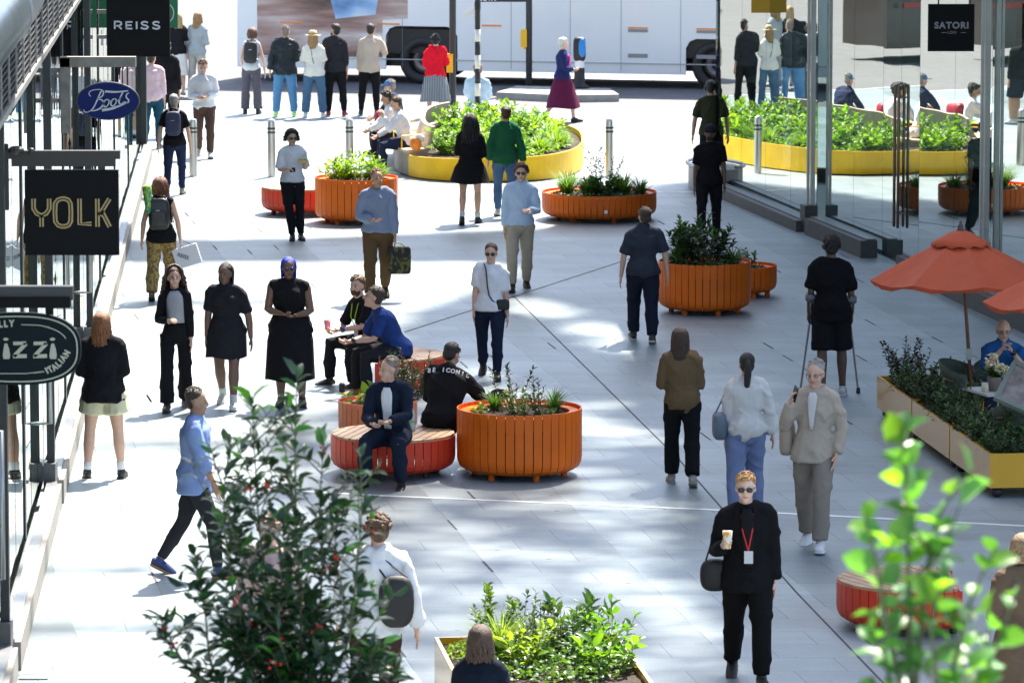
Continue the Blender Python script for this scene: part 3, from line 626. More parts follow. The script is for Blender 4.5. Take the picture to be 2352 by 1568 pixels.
# ---------------- street furniture ----------------
pole_dark=mat('pole_dark',(.035,.036,.04),.5,.2); yel=mat('signal_yellow',(.85,.5,.01),.45); blk=mat('rubber_black',(.015,.015,.016),.55)
def tpole(name,label,u,v,r,bx,bv,boxlab,h=6.0):
    g=G(u,v); g.z=.0 if v>230 else .1; t=thing(name,label,'traffic pole',g,0,'traffic signal poles by the crossing'); o=(g.x,g.y,g.z)
    m=MB(); m.tube([(g.x,g.y,g.z),(g.x,g.y,h)],[r,r],14); m.build('pole',pole_dark,t,smooth=True,off=o)
    m=MB(); z=Z(bv,g.y); x=X(bx,g.y,z)
    m.box((x,g.y-.02,z),(.13,.18,.36)); m.box((x,g.y-.12,z+.02),(.09,.03,.24)); m.box((x+.02,g.y,z-.2),(.05,.06,.06)); m.build('push_button_box',yel,t,off=o)
    m=MB(); m.box(((x+g.x)/2,g.y,z),(abs(x-g.x)*.6,.05,.2)); m.build('box_bracket',pole_dark,t,off=o)
    m=MB(); m.box((g.x,g.y-.16,h-.75),(.36,.22,1.0)); m.build('signal_head',blk,t,off=o)
    for k,cc in enumerate(((.2,.01,.01),(.2,.11,.01),(.01,.1,.04))):
        m=MB(); m.ell((g.x,g.y-.29,h-.42-.31*k),(.1,.04,.1)); m.build('signal_lens',mat('lens',cc,.25),t,smooth=True,off=o)
tpole('traffic_pole','dark traffic pole with yellow box rising behind the woman in the red cardigan',1040,266,.065,1033,145,0)
tpole('traffic_pole','dark traffic pole with yellow box standing on the concrete island',1215,206,.065,1203,88,0)
g=Vector((X(1097,92.8,1),92.8,0)); t=thing('striped_pole','black and white banded crossing pole beside the yellow planter','striped pole',g)
bands=[0,15,58,92,128,163,197,230,263,298,332]
m=MB();m2=MB(); zs=[Z(v,g.y) for v in (-120,)+tuple(bands[1:])+(360,)]; zs[-1]=0
kk=[1,0,1,0,1,0,1,0,1,0,1]
vs=[-150,68,96,127,158,192,221,252,283,313,345]; zz=[Z(v,g.y) for v in vs]; zz[-1]=0
for i in range(len(zz)-1):
    (m if i%2==0 else m2).tube([(g.x,g.y,zz[i]),(g.x,g.y,zz[i+1])],[.05,.05],14,cap=False)
m.build('black_band',blk,t,smooth=True,off=g); m2.build('white_band',mat('band_white',(.75,.75,.72),.5),t,smooth=True,off=g)
m=MB(); m.box((g.x-.12,g.y,Z(28,g.y)),(.24,.03,.09),rot=Matrix.Rotation(R(-30),3,'Y')); m.build('small_plate',white,t,off=g)
m=MB(); m.tube([(g.x,g.y,Z(6,g.y)),(g.x,g.y,Z(22,g.y))],[.058,.058],12); m.build('clamp',blk,t,off=g)
# keep-left bollard
g=G(1331,203,.1); t=thing('traffic_bollard','black bollard with round blue sign on the concrete island','bollard',g)
m=MB(); m.lathe([(.0,0),(.2,.0),(.19,.05),(.12,.09),(.105,.3),(.105,.42)],16,c=g); m.build('base',blk,t,smooth=True,off=g)
m=MB(); m.lathe([(.1,.42),(.1,.60)],16,c=g); m.build('white_band',white,t,smooth=True,off=g)
m=MB(); m.ell(g+Vector((0,0,.80)),(.13,.13,.25),16,10,.45); m.build('head',blk,t,smooth=True,off=g)
m=MB(); m.ell(g+Vector((.045,-.10,.82)),(.085,.04,.2),16,10,.8); m.build('blue_disc',mat('disc_blue',(.02,.22,.6),.4),t,smooth=True,off=g)
# steel bollards
bst=mat('brushed_steel',(.62,.60,.57),.28,.85,var=.06,scale=3); bb=mat('bollard_band',(.06,.055,.05),.5)
def bollard(u,v,lab):
    g=G(u,v); t=thing('bollard',lab,'bollard',g,0,'brushed steel bollards across the plaza')
    m=MB(); m.lathe([(.068,0),(.068,.92),(.06,.965),(.0,.985)],20); m.build('post',bst,t,smooth=True)
    for z in (.80,.735): m=MB(); m.lathe([(.070,z),(.070,z+.035)],20); m.build('band',bb,t,smooth=True)
bollard(444,405,'steel bollard beside the man in white shirt and brown trousers on the left')
bollard(624,406,'steel bollard left of the curly haired woman holding food')
bollard(803,404,'steel bollard behind the tall orange planter with leafy top')
bollard(1400,404,'steel bollard behind the wide low orange planter')

# ---------------- bus ----------------
b0=G(545,186,-.05); b1=G(1600,206,-.05)
bd=(b1-b0); bd.z=0; bl=bd.length; bd.normalize(); ang=math.atan2(bd.y,bd.x)
t=thing('bus','white double decker bus passing along the road behind the crossing','bus',(b0.x,b0.y,-.05),ang)
BL=13.5; BW=2.5; BH=4.3; bw_=mat('bus_white',(.86,.87,.88),.3,coat=.4)
# wheel arch positions (metres along the side)
def along(u,v=200): p=G(u,v,-.05); return (p-b0).dot(bd)
w1=along(965,195); a0_,a1_=w1-.72,w1+.72; w2=w1+6.1
def side(y):
    m=MB(); prof=[(0,.30)]
    def arch(c,hw,h): return [(c-hw,.30),(c-hw,h-.2),(c-hw+.08,h-.06),(c-hw+.22,h),(c+hw-.22,h),(c+hw-.08,h-.06),(c+hw,h-.2),(c+hw,.30)]
    prof+=arch(w1,.78,1.22)+arch(w2+.2,.62,1.05)+[(BL,.30),(BL,BH-.3),(BL-.1,BH-.08),(BL-.3,BH),(.35,BH),(.12,BH-.1),(.03,BH-.35)]
    m.plate(prof,y,y+.04); return m
side(0).build('side_panel',bw_,t); side(BW-.04).build('side_panel',bw_,t)
m=MB(); m.box((.02,BW/2,(BH+.3)/2),(.04,BW-.1,BH-.6)); m.build('end_panel',bw_,t); m=MB(); m.box((BL-.02,BW/2,(BH+.3)/2),(.04,BW-.1,BH-.6)); m.build('end_panel',bw_,t)
m=MB(); m.box((BL/2,BW/2,BH-.03),(BL-.7,BW-.08,.04)); m.build('roof',bw_,t)
m=MB(); m.box((BL/2,BW/2,.46),(BL-.2,BW-.5,.2)); m.build('chassis',blk,t)
for wx in (w1,w2+.2):
    m=MB(); m.box((wx,BW/2,.9),(1.5,BW-.12,.5)); m.build('wheel_housing',blk,t)
    for yy in (.16,BW-.3):
        wh=MB(); Mx=Matrix.Rotation(R(90),3,'X'); q=MB(); q.lathe([(.3,-.13),(.46,-.13),(.5,-.09),(.5,.09),(.46,.13),(.3,.13)],28,close=True); wh.add([Vector((wx,yy,.5))+Mx@Vector(v) for v in q.v],q.f); w_o=wh.build('wheel',blk,t,smooth=True)
        rm=MB(); q=MB(); q.lathe([(0,-.1),(.12,-.1),(.14,-.05),(.28,-.06),(.3,-.12)],24); rm.add([Vector((wx,yy,.5))+Mx@Vector(v) for v in q.v],q.f); rm.build('rim',mat('wheel_rim',(.25,.25,.26),.4,.6),w_o,smooth=True)
m=MB(); m.box((BL/2,-.005,2.03),(BL-.1,.012,.022)); m.build('trim_line',blk,t)
m=MB()
for k in range(11): m.box((1.1+k*1.21+(k%3)*.06,-.0015,1.7),(.008,.006,2.7))
m.build('panel_seam',mat('seam',(.2,.2,.21),.6),t)
m=MB(); m.box((BL/2,-.012,.52),(BL-.2,.02,.02)); m.build('trim_line',mat('trim_grey',(.45,.46,.47),.4),t)
for u in (625,865,1120,1475,1640): 
    x=along(u); m=MB(); m.box((x,-.008,1.26),(.42 if u>1000 else .5,.02,.03)); m.build('side_marker',mat('marker_orange',(.9,.28,.05),.4),t)
for u in (1475,1640): 
    x=along(u); m=MB(); m.box((x,-.004,1.20),(.42,.014,.06)); m.build('vent',mat('vent_grey',(.3,.3,.31),.6),t); m=MB(); m.box((x,-.004,.68),(.42,.014,.08)); m.build('vent',mat('vent_grey',(.3,.3,.31),.6),t)
# advertising panels on the side: brownish picture, blue patch, red line
def admat(name,cols,sc,stretch=(1,1,1)):
    m=bpy.data.materials.new(name); t_,p=nodes(m); Lk=t_.links; tc=t_.nodes.new('ShaderNodeTexCoord'); mp=t_.nodes.new('ShaderNodeMapping'); mp.inputs['Scale'].default_value=stretch
    n=t_.nodes.new('ShaderNodeTexNoise'); n.inputs['Scale'].default_value=sc; n.inputs['Detail'].default_value=6; r=t_.nodes.new('ShaderNodeValToRGB')
    Lk.new(tc.outputs['Object'],mp.inputs[0]); Lk.new(mp.outputs[0],n.inputs[0]); Lk.new(n.outputs[0],r.inputs[0]); Lk.new(r.outputs[0],p.inputs['Base Color']); p.inputs['Roughness'].default_value=.35
    els=r.color_ramp.elements; els[0].position=.35; els[0].color=(*cols[0],1); els[1].position=.65; els[1].color=(*cols[-1],1)
    for i,c in enumerate(cols[1:-1]): e=els.new(.35+.3*(i+1)/(len(cols)-1)); e.color=(*c,1)
    return m
ad=admat('ad_print',[(.10,.06,.05),(.32,.18,.15),(.5,.36,.32),(.75,.7,.68)],1.0,(.35,1,2.6))
m=MB(); m.plate([(.45,.55),(w1-.85,.55),(w1-.85,1.34),(w1-.3,1.38),(w1-.3,2.01),(.45,2.01)],-.006,0); m.build('advert_panel',ad,t)
m=MB(); m.plate([(.45,2.06),(w1-.2,2.06),(w1+.1,2.7),(w1+.1,3.9),(.45,3.9)],-.006,0); m.build('advert_panel',ad,t)
bp=admat('ad_blue',[(.12,.25,.5),(.3,.5,.8),(.65,.75,.85)],1.3,(.6,1,1.5)); xb0,xb1=along(735),along(845)
m=MB(); m.plate([(xb0,1.35),(xb1-.1,1.45),(xb1,2.0),(xb1+.1,2.6),(xb0-.1,2.6),(xb0-.15,1.9)],-.012,-.0065); m.build('advert_figure',bp,t)
m=MB(); m.box((.6,-.004,1.93),(1.0,.012,.13)); m.build('red_stripe',mat('bus_red',(.7,.03,.03),.35),t)
m=MB(); rng=random.Random(3); x=along(1240)
while x<along(1495): w_=rng.uniform(.14,.24); m.box((x+w_/2,-.004,2.42),(w_,.012,.34)); x+=w_+rng.uniform(.05,.1)
m.build('red_stripe',mat('bus_red',(.7,.03,.03),.35),t)
m=MB(); m.plate([(along(1060),2.25),(along(1205),2.28),(along(1190),2.42),(along(1050),2.36)],-.01,0); m.build('blue_stripe',mat('bus_blue',(.05,.2,.65),.35),t)
m=MB(); 
for k in range(7): m.box((2.0+k*1.6,-.006,3.2),(1.5,.014,.85))
m.build('window',mat('bus_glass',(.02,.025,.03),.08),t)
# dark coach seen only in the facade's reflection
t=thing('coach','long dark brown coach on the road beyond the parade','coach',(-27.2,110.6,-.05),R(-9))
m=MB(); m.plate([(0,.35),(15,.35),(15,3.2),(14.6,3.5),(.4,3.5),(0,3.1)],0,2.4); m.build('body',mat('coach_dark',(.035,.025,.02),.3,coat=.4),t)
m=MB(); m.box((7.5,-.01,2.4),(13.6,.03,1.0)); m.build('window',mat('coach_glass',(.03,.035,.04),.08),t)
m=MB(); m.box((7.5,-.01,1.3),(14.6,.03,.12)); m.build('trim_line',mat('coach_red',(.3,.03,.02),.4),t)
for wx in (2.2,12.2):
    m=MB(); m.tube([(wx,-.04,.48),(wx,.24,.48)],[.48,.48],22); m.build('wheel',blk,t,smooth=True)
# buildings beyond the road
def far(x0,x1,y,h,label,c):
    t=thing('office_building',label,'building',(x0,y,0)); m=MB(); m.box(((x0+x1)/2,y+5,h/2),(x1-x0,10,h)); m.build('wall',mat('far_wall',c,.8,var=.1,scale=.2),t,off=(x0,y,0))
    m=MB(); 
    for zi in range(int(h/3.6)):
        for xi in range(int((x1-x0)/2.6)): m.box((x0+1.4+xi*2.6,y+.0,2.2+zi*3.6),(1.7,.1,2.3))
    m.build('window',mat('far_window',(.03,.04,.05),.1),t,off=(x0,y,0))
far(-60,-22,150,22,'brown brick office building far beyond the road',(.2,.13,.10))
far(-20,14,156,18,'pale stone office building far beyond the road',(.4,.38,.34))
far(16,60,150,24,'grey office building far beyond the road on the right',(.25,.26,.27))

# ---------------- planters and benches ----------------
def paint(name,c): return mat(name,c,.45,0,var=.13,scale=2.2,spec=.3,bump=.05,bscale=25)
OR=paint('orange_paint',(.72,.135,.006)); RED=paint('red_paint',(.62,.05,.02)); ORP=paint('coral_paint',(.75,.22,.09)); YEL=paint('yellow_paint',(.88,.52,.008)); YEG=mat('yellow_gloss',(.70,.36,.012),.22,var=.05,scale=3,spec=.6,coat=.4); SOIL=mat('soil',(.035,.022,.014),.95,var=.5,scale=25,bump=1,bscale=30)
WOOD=mat('timber',(.42,.27,.15),.55,var=.25,scale=4,bump=.2,bscale=30)
def slats(rad,h,n,z0=.07,cut=None,curve=.1):
    m=MB(); gap=.010
    prof=[(rad-curve*.95,z0),(rad-curve*.6,z0+.018),(rad-curve*.25,z0+curve*.42),(rad-.006,z0+curve*.85),(rad,z0+curve*1.3),(rad,h)]
    da=2*math.pi/n
    for k in range(n):
        a0=k*da+gap/2/rad; a1=(k+1)*da-gap/2/rad; am=(a0+a1)/2
        if cut is not None and math.cos(am)*rad>cut: continue
        vs=[];fs=[]
        for (r,z) in prof:
            for a in (a0,a1): vs.append((r*math.cos(a),r*math.sin(a),z))
        for (r,z) in prof:
            for a in (a0,a1): vs.append(((r-.012)*math.cos(a),(r-.012)*math.sin(a),z+(.006 if r<rad-.01 else 0)))
        nn=len(prof); o=nn*2
        for i in range(nn-1):
            a=i*2; fs.append((a,a+1,a+3,a+2)); fs.append((o+a,o+a+2,o+a+3,o+a+1)); fs.append((a,a+2,o+a+2,o+a)); fs.append((a+1,o+a+1,o+a+3,a+3))
        e=(nn-1)*2; fs.append((e,e+1,o+e+1,o+e)); fs.append((0,o,o+1,1))
        m.add(vs,fs)
    return m
def feet(m,rad,mt,t,n=6,ph=.3):
    for k in range(n):
        a=ph+k*2*math.pi/n; f=MB(); f.tube([(rad*.72*math.cos(a),rad*.72*math.sin(a),0),(rad*.72*math.cos(a),rad*.72*math.sin(a),.09)],[.035,.035],10); f.build('foot',mt,t)
PL={}
def planter(key,u,v,dia,h,n,label,mt=OR,soilz=None,badge=None,group='slatted round orange planters'):
    g=G(u,v); g.y+=dia/2; g.x=X(u,g.y,0); r=dia/2
    t=thing('round_planter',label,'planter',g,R(-90+180/n),group)
    slats(r,h,n).build('slat',mt,t)
    m=MB(); m.lathe([(r-.016,h-.16),(r-.016,h-.045),(r-.03,h-.035),(r-.13,h-.035),(r-.135,h-.05),(r-.135,h-.2)],48); m.build('inner_rim',mt,t)
    m=MB(); m.lathe([(r-.035,.12),(r-.035,h-.2)],40); m.lathe([(0,.1),(r-.1,.1)],40); m.build('liner',mat('liner_dark',(.05,.02,.01),.8),t)
    sz=h-.07 if soilz is None else soilz
    m=MB(); P=[(0,sz+.015)]+[(rr*(r-.134),sz+.01*math.sin(rr*9)) for rr in (.2,.4,.6,.8,1)]; m.lathe(P,30); m.build('soil',SOIL,t)
    feet(None,r,mt,t)
    if badge is not None:
        m=MB(); m.box((0,0,0),(.05,.006,.05)); o=m.build('badge',mat('badge_silver',(.7,.7,.7),.3,.5),t); al=-math.pi/2+badge-R(-90+180/n)
        o.location=(math.cos(al)*(r+.004),math.sin(al)*(r+.004),h*.45); o.rotation_euler[2]=al+math.pi/2
    PL[key]=(g,r,sz,label); return t
planter('tall',1193,1112,1.30,.71,42,'tall orange slatted planter touching the right of the front red bench')
planter('left',819,520,1.28,.70,36,'tall orange slatted planter at far left with bright leafy top')
planter('low',1376,516,1.78,.43,60,'wide low orange slatted planter behind the man in the dark polo shirt',badge=.1)
planter('right',1618,729,1.22,.68,40,'tall orange slatted planter holding the dark leafy shrub on the right')
planter('small',1706,688,.92,.42,32,'small low orange planter tucked behind the tall one on the right')
planter('coral',868,1028,.86,.46,32,'small coral planter half hidden behind the seated man in the dark suit',ORP)
def bench(name,u,v,dia,label,h=.43,n=42,cut=None,rot=0,plankrot=75,badge=None):
    g=G(u,v); g.y+=dia/2; g.x=X(u,g.y,0); r=dia/2; t=thing('round_bench',label,'bench',g,R(rot),'round red slatted benches with timber tops')
    slats(r,h-.025,n,cut=cut).build('slat',RED,t)
    if cut:
        hw=math.sqrt(r*r-cut*cut); m=MB(); k=max(4,int(2*hw/.095))
        for i in range(k): yy=-hw+ (i+.5)*2*hw/k; m.box((cut,yy,(h+.07)/2),(.012,2*hw/k-.01,h-.1))
        m.build('end_slat',RED,t)
    m=MB(); Rm=Matrix.Rotation(R(plankrot),3,'Z'); pw=.095; k=int(2*r/pw)+1; rr=r-.012
    for i in range(k):
        y0=-rr+i*pw+.005; y1=min(y0+pw-.012,rr-.004)
        if y0>=rr-.01: break
        poly=[]
        def half(y): return math.sqrt(max(0,rr*rr-y*y))
        N_=5
        for q in range(N_+1): y_=y0+(y1-y0)*q/N_; poly.append((half(y_),y_))
        for q in range(N_,-1,-1): y_=y0+(y1-y0)*q/N_; poly.append((-half(y_),y_))
        P=[Rm@Vector((a,b,0)) for a,b in poly]; P=[(min(p.x,cut-.01) if cut else p.x,p.y) for p in P]
        m.prism(P,h-.035,h)
    m.build('timber_top',WOOD,t)
    m=MB(); m.lathe([(0,h-.06),(r-.02,h-.06),(r-.02,h-.1)],40)
    if not cut: m.build('frame',mat('frame_dark',(.04,.01,.008),.7),t)
    feet(None,r,blk,t)
    if badge: m=MB(); m.box((cut-.1 if cut else 0,-r-.005 if not cut else -math.sqrt(r*r-(cut-.1)**2)-.01,h*.5),(.05,.006,.05)); m.build('badge',mat('badge_silver',(.7,.7,.7),.3,.5),t)
    return t,g
BENCH1,bg1=bench('b',903,1108,1.30,'round red bench with timber top under the seated man in the dark suit')
BENCH2,bg2=bench('b',884,915,1.44,'red bench with timber top and one flat side under the person in the navy t-shirt',n=44,cut=.06,rot=180,plankrot=125)
BENCH3,bg3=bench('b',694,500,1.28,'red bench glowing in the sun beside the tall orange planter at far left',n=38)
BENCH4,bg4=bench('b',2092,1470,1.30,'red bench with flat cut side and slanting timber slats behind the bright green sapling',cut=.37,badge=1,plankrot=-62)

# big yellow oval planter with curved timber bench
yc=Vector((-.42,88.0,0)); t=thing('oval_planter','big yellow oval planter with a curved timber bench along its left side','planter',yc)
RX,RY=1.66,3.75
def ov(a,k=0):
    g=lambda q:math.copysign(abs(q)**.74,q)
    return Vector(((RX-k)*g(math.cos(a)),(RY-k)*g(math.sin(a)),0))
na=64; m=MB()
A=[R(-137.5)+ (R(259.5))*i/na for i in range(na+1)]
def hh_(a): return .40+.04*math.cos(a)
for lay,(k,zz) in enumerate(()): pass
vs=[];fs=[]
for a in A:
    p=ov(a);q=ov(a,.03);h=hh_(a); vs+= [(p.x,p.y,.02),(p.x,p.y,h),(q.x,q.y,h),(q.x,q.y,.02)]
for i in range(na):
    for k in range(4): fs.append((i*4+k,i*4+(k+1)%4,i*4+4+(k+1)%4,i*4+4+k))
fs+= [(0,1,2,3),(na*4+3,na*4+2,na*4+1,na*4)]
m.add(vs,fs); m.build('yellow_wall',YEL,t,smooth=False)
m=MB(); m.prism([tuple(ov(2*math.pi*i/60,.05))[:2] for i in range(60)],.05,.34); m.build('soil',SOIL,t)
SEAT=mat('pale_timber',(.5,.40,.29),.6,var=.15,scale=5); conc=mat('bench_base',(.4,.36,.31),.7,var=.12,scale=5)
B=[R(122)+R(100)*i/24 for i in range(25)]
def band(k0,k1,z0,z1,lean=0,mt=SEAT,nm='seat'):
    m=MB(); vs=[];fs=[]
    for a in B:
        for (k,z) in ((k0,z0),(k1,z0),(k1+lean,z1),(k0+lean,z1)): p=ov(a,k); vs.append((p.x,p.y,z))
    for i in range(24):
        for k in range(4): fs.append((i*4+k,i*4+(k+1)%4,i*4+4+(k+1)%4,i*4+4+k))
    fs+=[(0,1,2,3),(99,98,97,96)]; m.add(vs,fs); m.build(nm,mt,t)
band(.02,.42,.02,.40,0,conc,'bench_base'); band(-.04,.46,.405,.455); band(.40,.47,.50,.82,.10,SEAT,'backrest')
for i in (13,18,22):
    a=B[i]; p=ov(a,.42); q=ov(a,.0); m=MB(); m.tube([(q.x,q.y,.455),(q.x,q.y,.66),(p.x,p.y,.66)],[.013]*3,6); m.build('armrest',YEL,t)

# yellow trough bottom centre
def trough(cx_,cy_,w_,d_,h_,rz,z0,label,name='trough_planter',casters=True,mt=YEG,grp=None):
    t=thing(name,label,'planter',(cx_,cy_,0),rz,grp); m=MB(); th=.03
    for (x,y,a,b) in ((0,-d_/2+th/2,w_,th),(0,d_/2-th/2,w_,th)): m.box((x,y,(h_+z0)/2),(a,b,h_-z0))
    for x in (-w_/2+th/2,w_/2-th/2): m.box((x,0,(h_+z0)/2),(th,d_-2*th,h_-z0))
    m.box((0,0,z0+.02),(w_-.06,d_-.06,.03)); m.build('box',mt,t)
    m=MB(); nx,ny=8,max(6,int(d_/.15)); vs=[];fs=[]
    for i in range(nx+1):
        for j in range(ny+1): vs.append((-w_/2+th+(w_-2*th)*i/nx,-d_/2+th+(d_-2*th)*j/ny,h_-.07+.02*random.random()))
    for i in range(nx):
        for j in range(ny): a=i*(ny+1)+j; fs.append((a,a+ny+1,a+ny+2,a+1))
    m.add(vs,fs); m.build('soil',SOIL,t)
    if casters:
        for x in (-w_/2+.1,w_/2-.1):
            for y in (-d_/2+.12,d_/2-.12):
                m=MB(); m.tube([(x-.022,y,.055),(x+.022,y,.055)],[.055,.055],14); c_=m.build('caster',blk,t,smooth=True); m=MB(); m.box((x,y,.105),(.06,.05,.05)); m.build('caster_fork',steel,c_)
    PL[label]=((cx_,cy_),w_,d_,h_,rz); return t
ang=math.atan(.11); q=G(998,1462,.46); W_,D_=1.5,2.6
trough(q.x+W_/2*math.cos(ang)+D_/2*math.sin(ang),q.y+W_/2*math.sin(ang)-D_/2*math.cos(ang),W_,D_,.46,ang,.02,'large yellow box planter full of green plants at the bottom centre',casters=False); FRONT=list(PL)[-1]
a1=math.atan((4.96-4.2)/(57-50.7)); q=G(2013,862,.46)
def chain(i,wd=.55,ln=1.95):
    d=Vector((math.sin(a1),-math.cos(a1),0)); n=Vector((math.cos(a1),math.sin(a1),0)); return q+d*(ln+.06)*(i+.5)+n*wd/2
TR=[]
labs=['yellow wheeled trough planter, farthest of the cafe row, with the dark bush at its end','yellow wheeled trough planter in the middle of the cafe row','yellow wheeled trough planter nearest the camera in the cafe row']
for i in range(3):
    c_=chain(i); trough(c_.x,c_.y,.55,1.95,.46,a1,.11,labs[i],grp='yellow trough planters round the cafe'); TR.append(labs[i])
c_=q+Vector((math.cos(a1)*1.6,math.sin(a1)*1.6-.28,0)); trough(c_.x,c_.y,1.95,.5,.46,a1,.11,'yellow wheeled trough planter crossing behind the cafe table',grp='yellow trough planters round the cafe'); TR.append('yellow wheeled trough planter crossing behind the cafe table')
# ---------------- plants ----------------
def unit(a): return a/np.maximum(np.linalg.norm(a,axis=-1,keepdims=True),1e-9)
def leafmesh(B,D,ln,wd,name,m,parent,up=None,fold=.18,droop=.25,shape=(.32,.72,.8,.75)):
    n=len(B); B=np.asarray(B,float); D=unit(np.asarray(D,float)); ln=np.asarray(ln)[:,None]*np.ones((n,1)); wd=np.asarray(wd)[:,None]*np.ones((n,1))
    U=np.tile([0,0,1.],(n,1))+RNG.normal(0,.45,(n,3)) if up is None else up
    Sd=unit(np.cross(D,U)); N=unit(np.cross(Sd,D))
    p1,p2,w1,w2=shape
    c1=B+D*ln*p1+N*ln*.02; c2=B+D*ln*p2-N*ln*droop*.3; tip=B+D*ln-N*ln*droop
    f=N*wd*fold
    l1=c1+Sd*wd*.5*w1/.8+f; r1=c1-Sd*wd*.5*w1/.8+f if False else c1-Sd*wd*.5+f; l1=c1+Sd*wd*.5+f
    l2=c2+Sd*wd*.5*w2+f; r2=c2-Sd*wd*.5*w2+f
    V=np.stack([B,l1,l2,tip,r2,r1,c1,c2],1).reshape(-1,3)
    F=[]; 
    q=[(0,6,1),(6,7,2,1),(7,3,2),(0,5,6),(6,5,4,7),(7,4,3)]
    for i in range(n): o=i*8; F+= [tuple(o+k for k in f_) for f_ in q]
    me=bpy.data.meshes.new(name); me.from_pydata(V.tolist(),[],F); me.materials.append(m); me.polygons.foreach_set('use_smooth',[True]*len(F)); me.update()
    return link(name,me,parent)
def two(o,n,m2):
    o.data.materials.append(m2); q=np.zeros(len(o.data.polygons),np.int32); q[n*6:]=1; o.data.polygons.foreach_set('material_index',q)
def stemcurve(p,dirv,L,bend,n=8):
    pts=[np.array(p,float)]; d=np.array(dirv,float); d/=np.linalg.norm(d)
    for i in range(n-1):
        d=d+np.array([RNG.normal(0,.07),RNG.normal(0,.07),bend]); d/=np.linalg.norm(d); pts.append(pts[-1]+d*L/(n-1))
    return np.array(pts)
def shrub(loc,h,spread,nst,lps,ll,lw,c,label,cat='shrub',name='leafy_shrub',start=.15,bend=.05,rough=.4,transl=.3,stemr=.006,tw=0,berries=0,out=.9,group=None,stemc=(.12,.09,.05),seed=None,tipc=None,shoots=1):
    t=thing(name,label,cat,loc,0,group); B=[];D=[];sm=MB();tips=[]
    for s in range(nst):
        a=RNG.uniform(0,2*math.pi); q=math.sqrt(RNG.uniform(0,1)); L=h*RNG.uniform(.62,1.05)*(1-.25*q)
        base=(math.cos(a)*spread*.25*q,math.sin(a)*spread*.25*q,0); tilt=spread*q/h*.75
        P=stemcurve(base,(math.cos(a)*tilt,math.sin(a)*tilt,1),L,bend)
        sm.tube([tuple(p) for p in P],[stemr*(1-.7*i/7) for i in range(8)],5)
        curves=[(P,L,start)]
        for k in range(tw):
            u=RNG.uniform(.25,.85); i=int(u*7); bp=P[i]; b=RNG.uniform(0,6.28); Q=stemcurve(bp,(math.cos(b)*.9,math.sin(b)*.9,.9),L*.32*(1.2-u),.12,6)
            sm.tube([tuple(p) for p in Q],[stemr*.5*(1-.6*j/5) for j in range(6)],4); curves.append((Q,L*.35,.1))
        for P_,L_,st in curves:
            n=max(3,int(lps*(L_/h))); 
            for k in range(n):
                u=st+(1-st)*(k+RNG.random())/n; x=u*(len(P_)-1); i=min(int(x),len(P_)-2); p=P_[i]+(P_[i+1]-P_[i])*(x-i); tg=P_[i+1]-P_[i]; tg/=np.linalg.norm(tg)
                ang=k*2.4+RNG.normal(0,.3); ax=np.array([math.cos(ang),math.sin(ang),0]); d=ax*out+tg*(.25+.9*u*u)+RNG.normal(0,.15,3); B.append(p);D.append(d)
            tips.append(P_[-1])
    B=np.array(B);D=np.array(D);n=len(B); ls=ll*RNG.uniform(.6,1.15,n)
    m1=leafmat('leaf',c,rough,transl)
    if tipc is not None:
        z=B[:,2]/h; k=(z+RNG.normal(0,.18,n))>.78
        B=np.concatenate([B[~k],B[k]]);D=np.concatenate([D[~k],D[k]+[0,0,.3]]);ls=np.concatenate([ls[~k],ls[k]*.9]); lo=leafmesh(B,D,ls,ls*lw/ll,'foliage',m1,t); two(lo,(~k).sum(),leafmat('leaf_young',tipc,rough,transl+.1))
    else: leafmesh(B,D,ls,ls*lw/ll,'foliage',m1,t)
    sm.build('stem',mat('stem',stemc,.8),t)
    if berries:
        m=MB()
        for _ in range(berries):
            i=RNG.integers(len(B)); 
            for q in range(4): m.ell(B[i]+RNG.normal(0,.018,3),(.0085,.0085,.0085),6,4)
        m.build('berries',mat('berry',(.55,.012,.01),.3),t,smooth=True)
    return t
def grass(loc,h,spread,n,c,label,w=.006,name='grass_tuft',cat='grass tuft',group=None,seed=None):
    t=thing(name,label,cat,loc,0,group); V=[];F=[]
    for i in range(n):
        a=RNG.uniform(0,6.28); q=RNG.random()**.7; b=np.array([math.cos(a)*spread*.15*q,math.sin(a)*spread*.15*q,0]); L=h*RNG.uniform(.7,1.15); sd=np.array([-math.sin(a),math.cos(a),0])
        p=b.copy(); lean=q*spread/h*.6; d=np.array([math.cos(a)*lean,math.sin(a)*lean,1.]); d/=np.linalg.norm(d); o=len(V); S_=5
        for k in range(S_):
            ww=w*(1-k/(S_-1))**.6+.0008; V.append(p-sd*ww);V.append(p+sd*ww); p=p+d*L/(S_-1); d=d+np.array([math.cos(a)*.22,math.sin(a)*.22,-.22*q-.1]); d/=np.linalg.norm(d)
        for k in range(S_-1): F.append((o+2*k,o+2*k+1,o+2*k+3,o+2*k+2))
    me=bpy.data.meshes.new('blades'); me.from_pydata([tuple(v) for v in V],[],F); me.materials.append(leafmat('blade',c,.5,.35)); link('blades',me,t); return t
def cover(loc,rx,ry,h,n,ll,lw,c,label,rz=0,name='ground_cover',transl=.35):
    B=[];D=[]
    for i in range(n):
        a=RNG.uniform(0,6.28);q=math.sqrt(RNG.random()); B.append((math.cos(a)*rx*q,math.sin(a)*ry*q,h*RNG.random()*(1-.5*q))); D.append((RNG.normal(0,1),RNG.normal(0,1),RNG.uniform(.1,1)))
    ls=ll*RNG.uniform(.6,1.2,n); o=leafmesh(B,D,ls,ls*lw/ll,name,leafmat('leaf',c,.45,transl),None); o.location=loc; o.rotation_euler[2]=rz; tag(o,label,'ground cover',kind='stuff'); return o
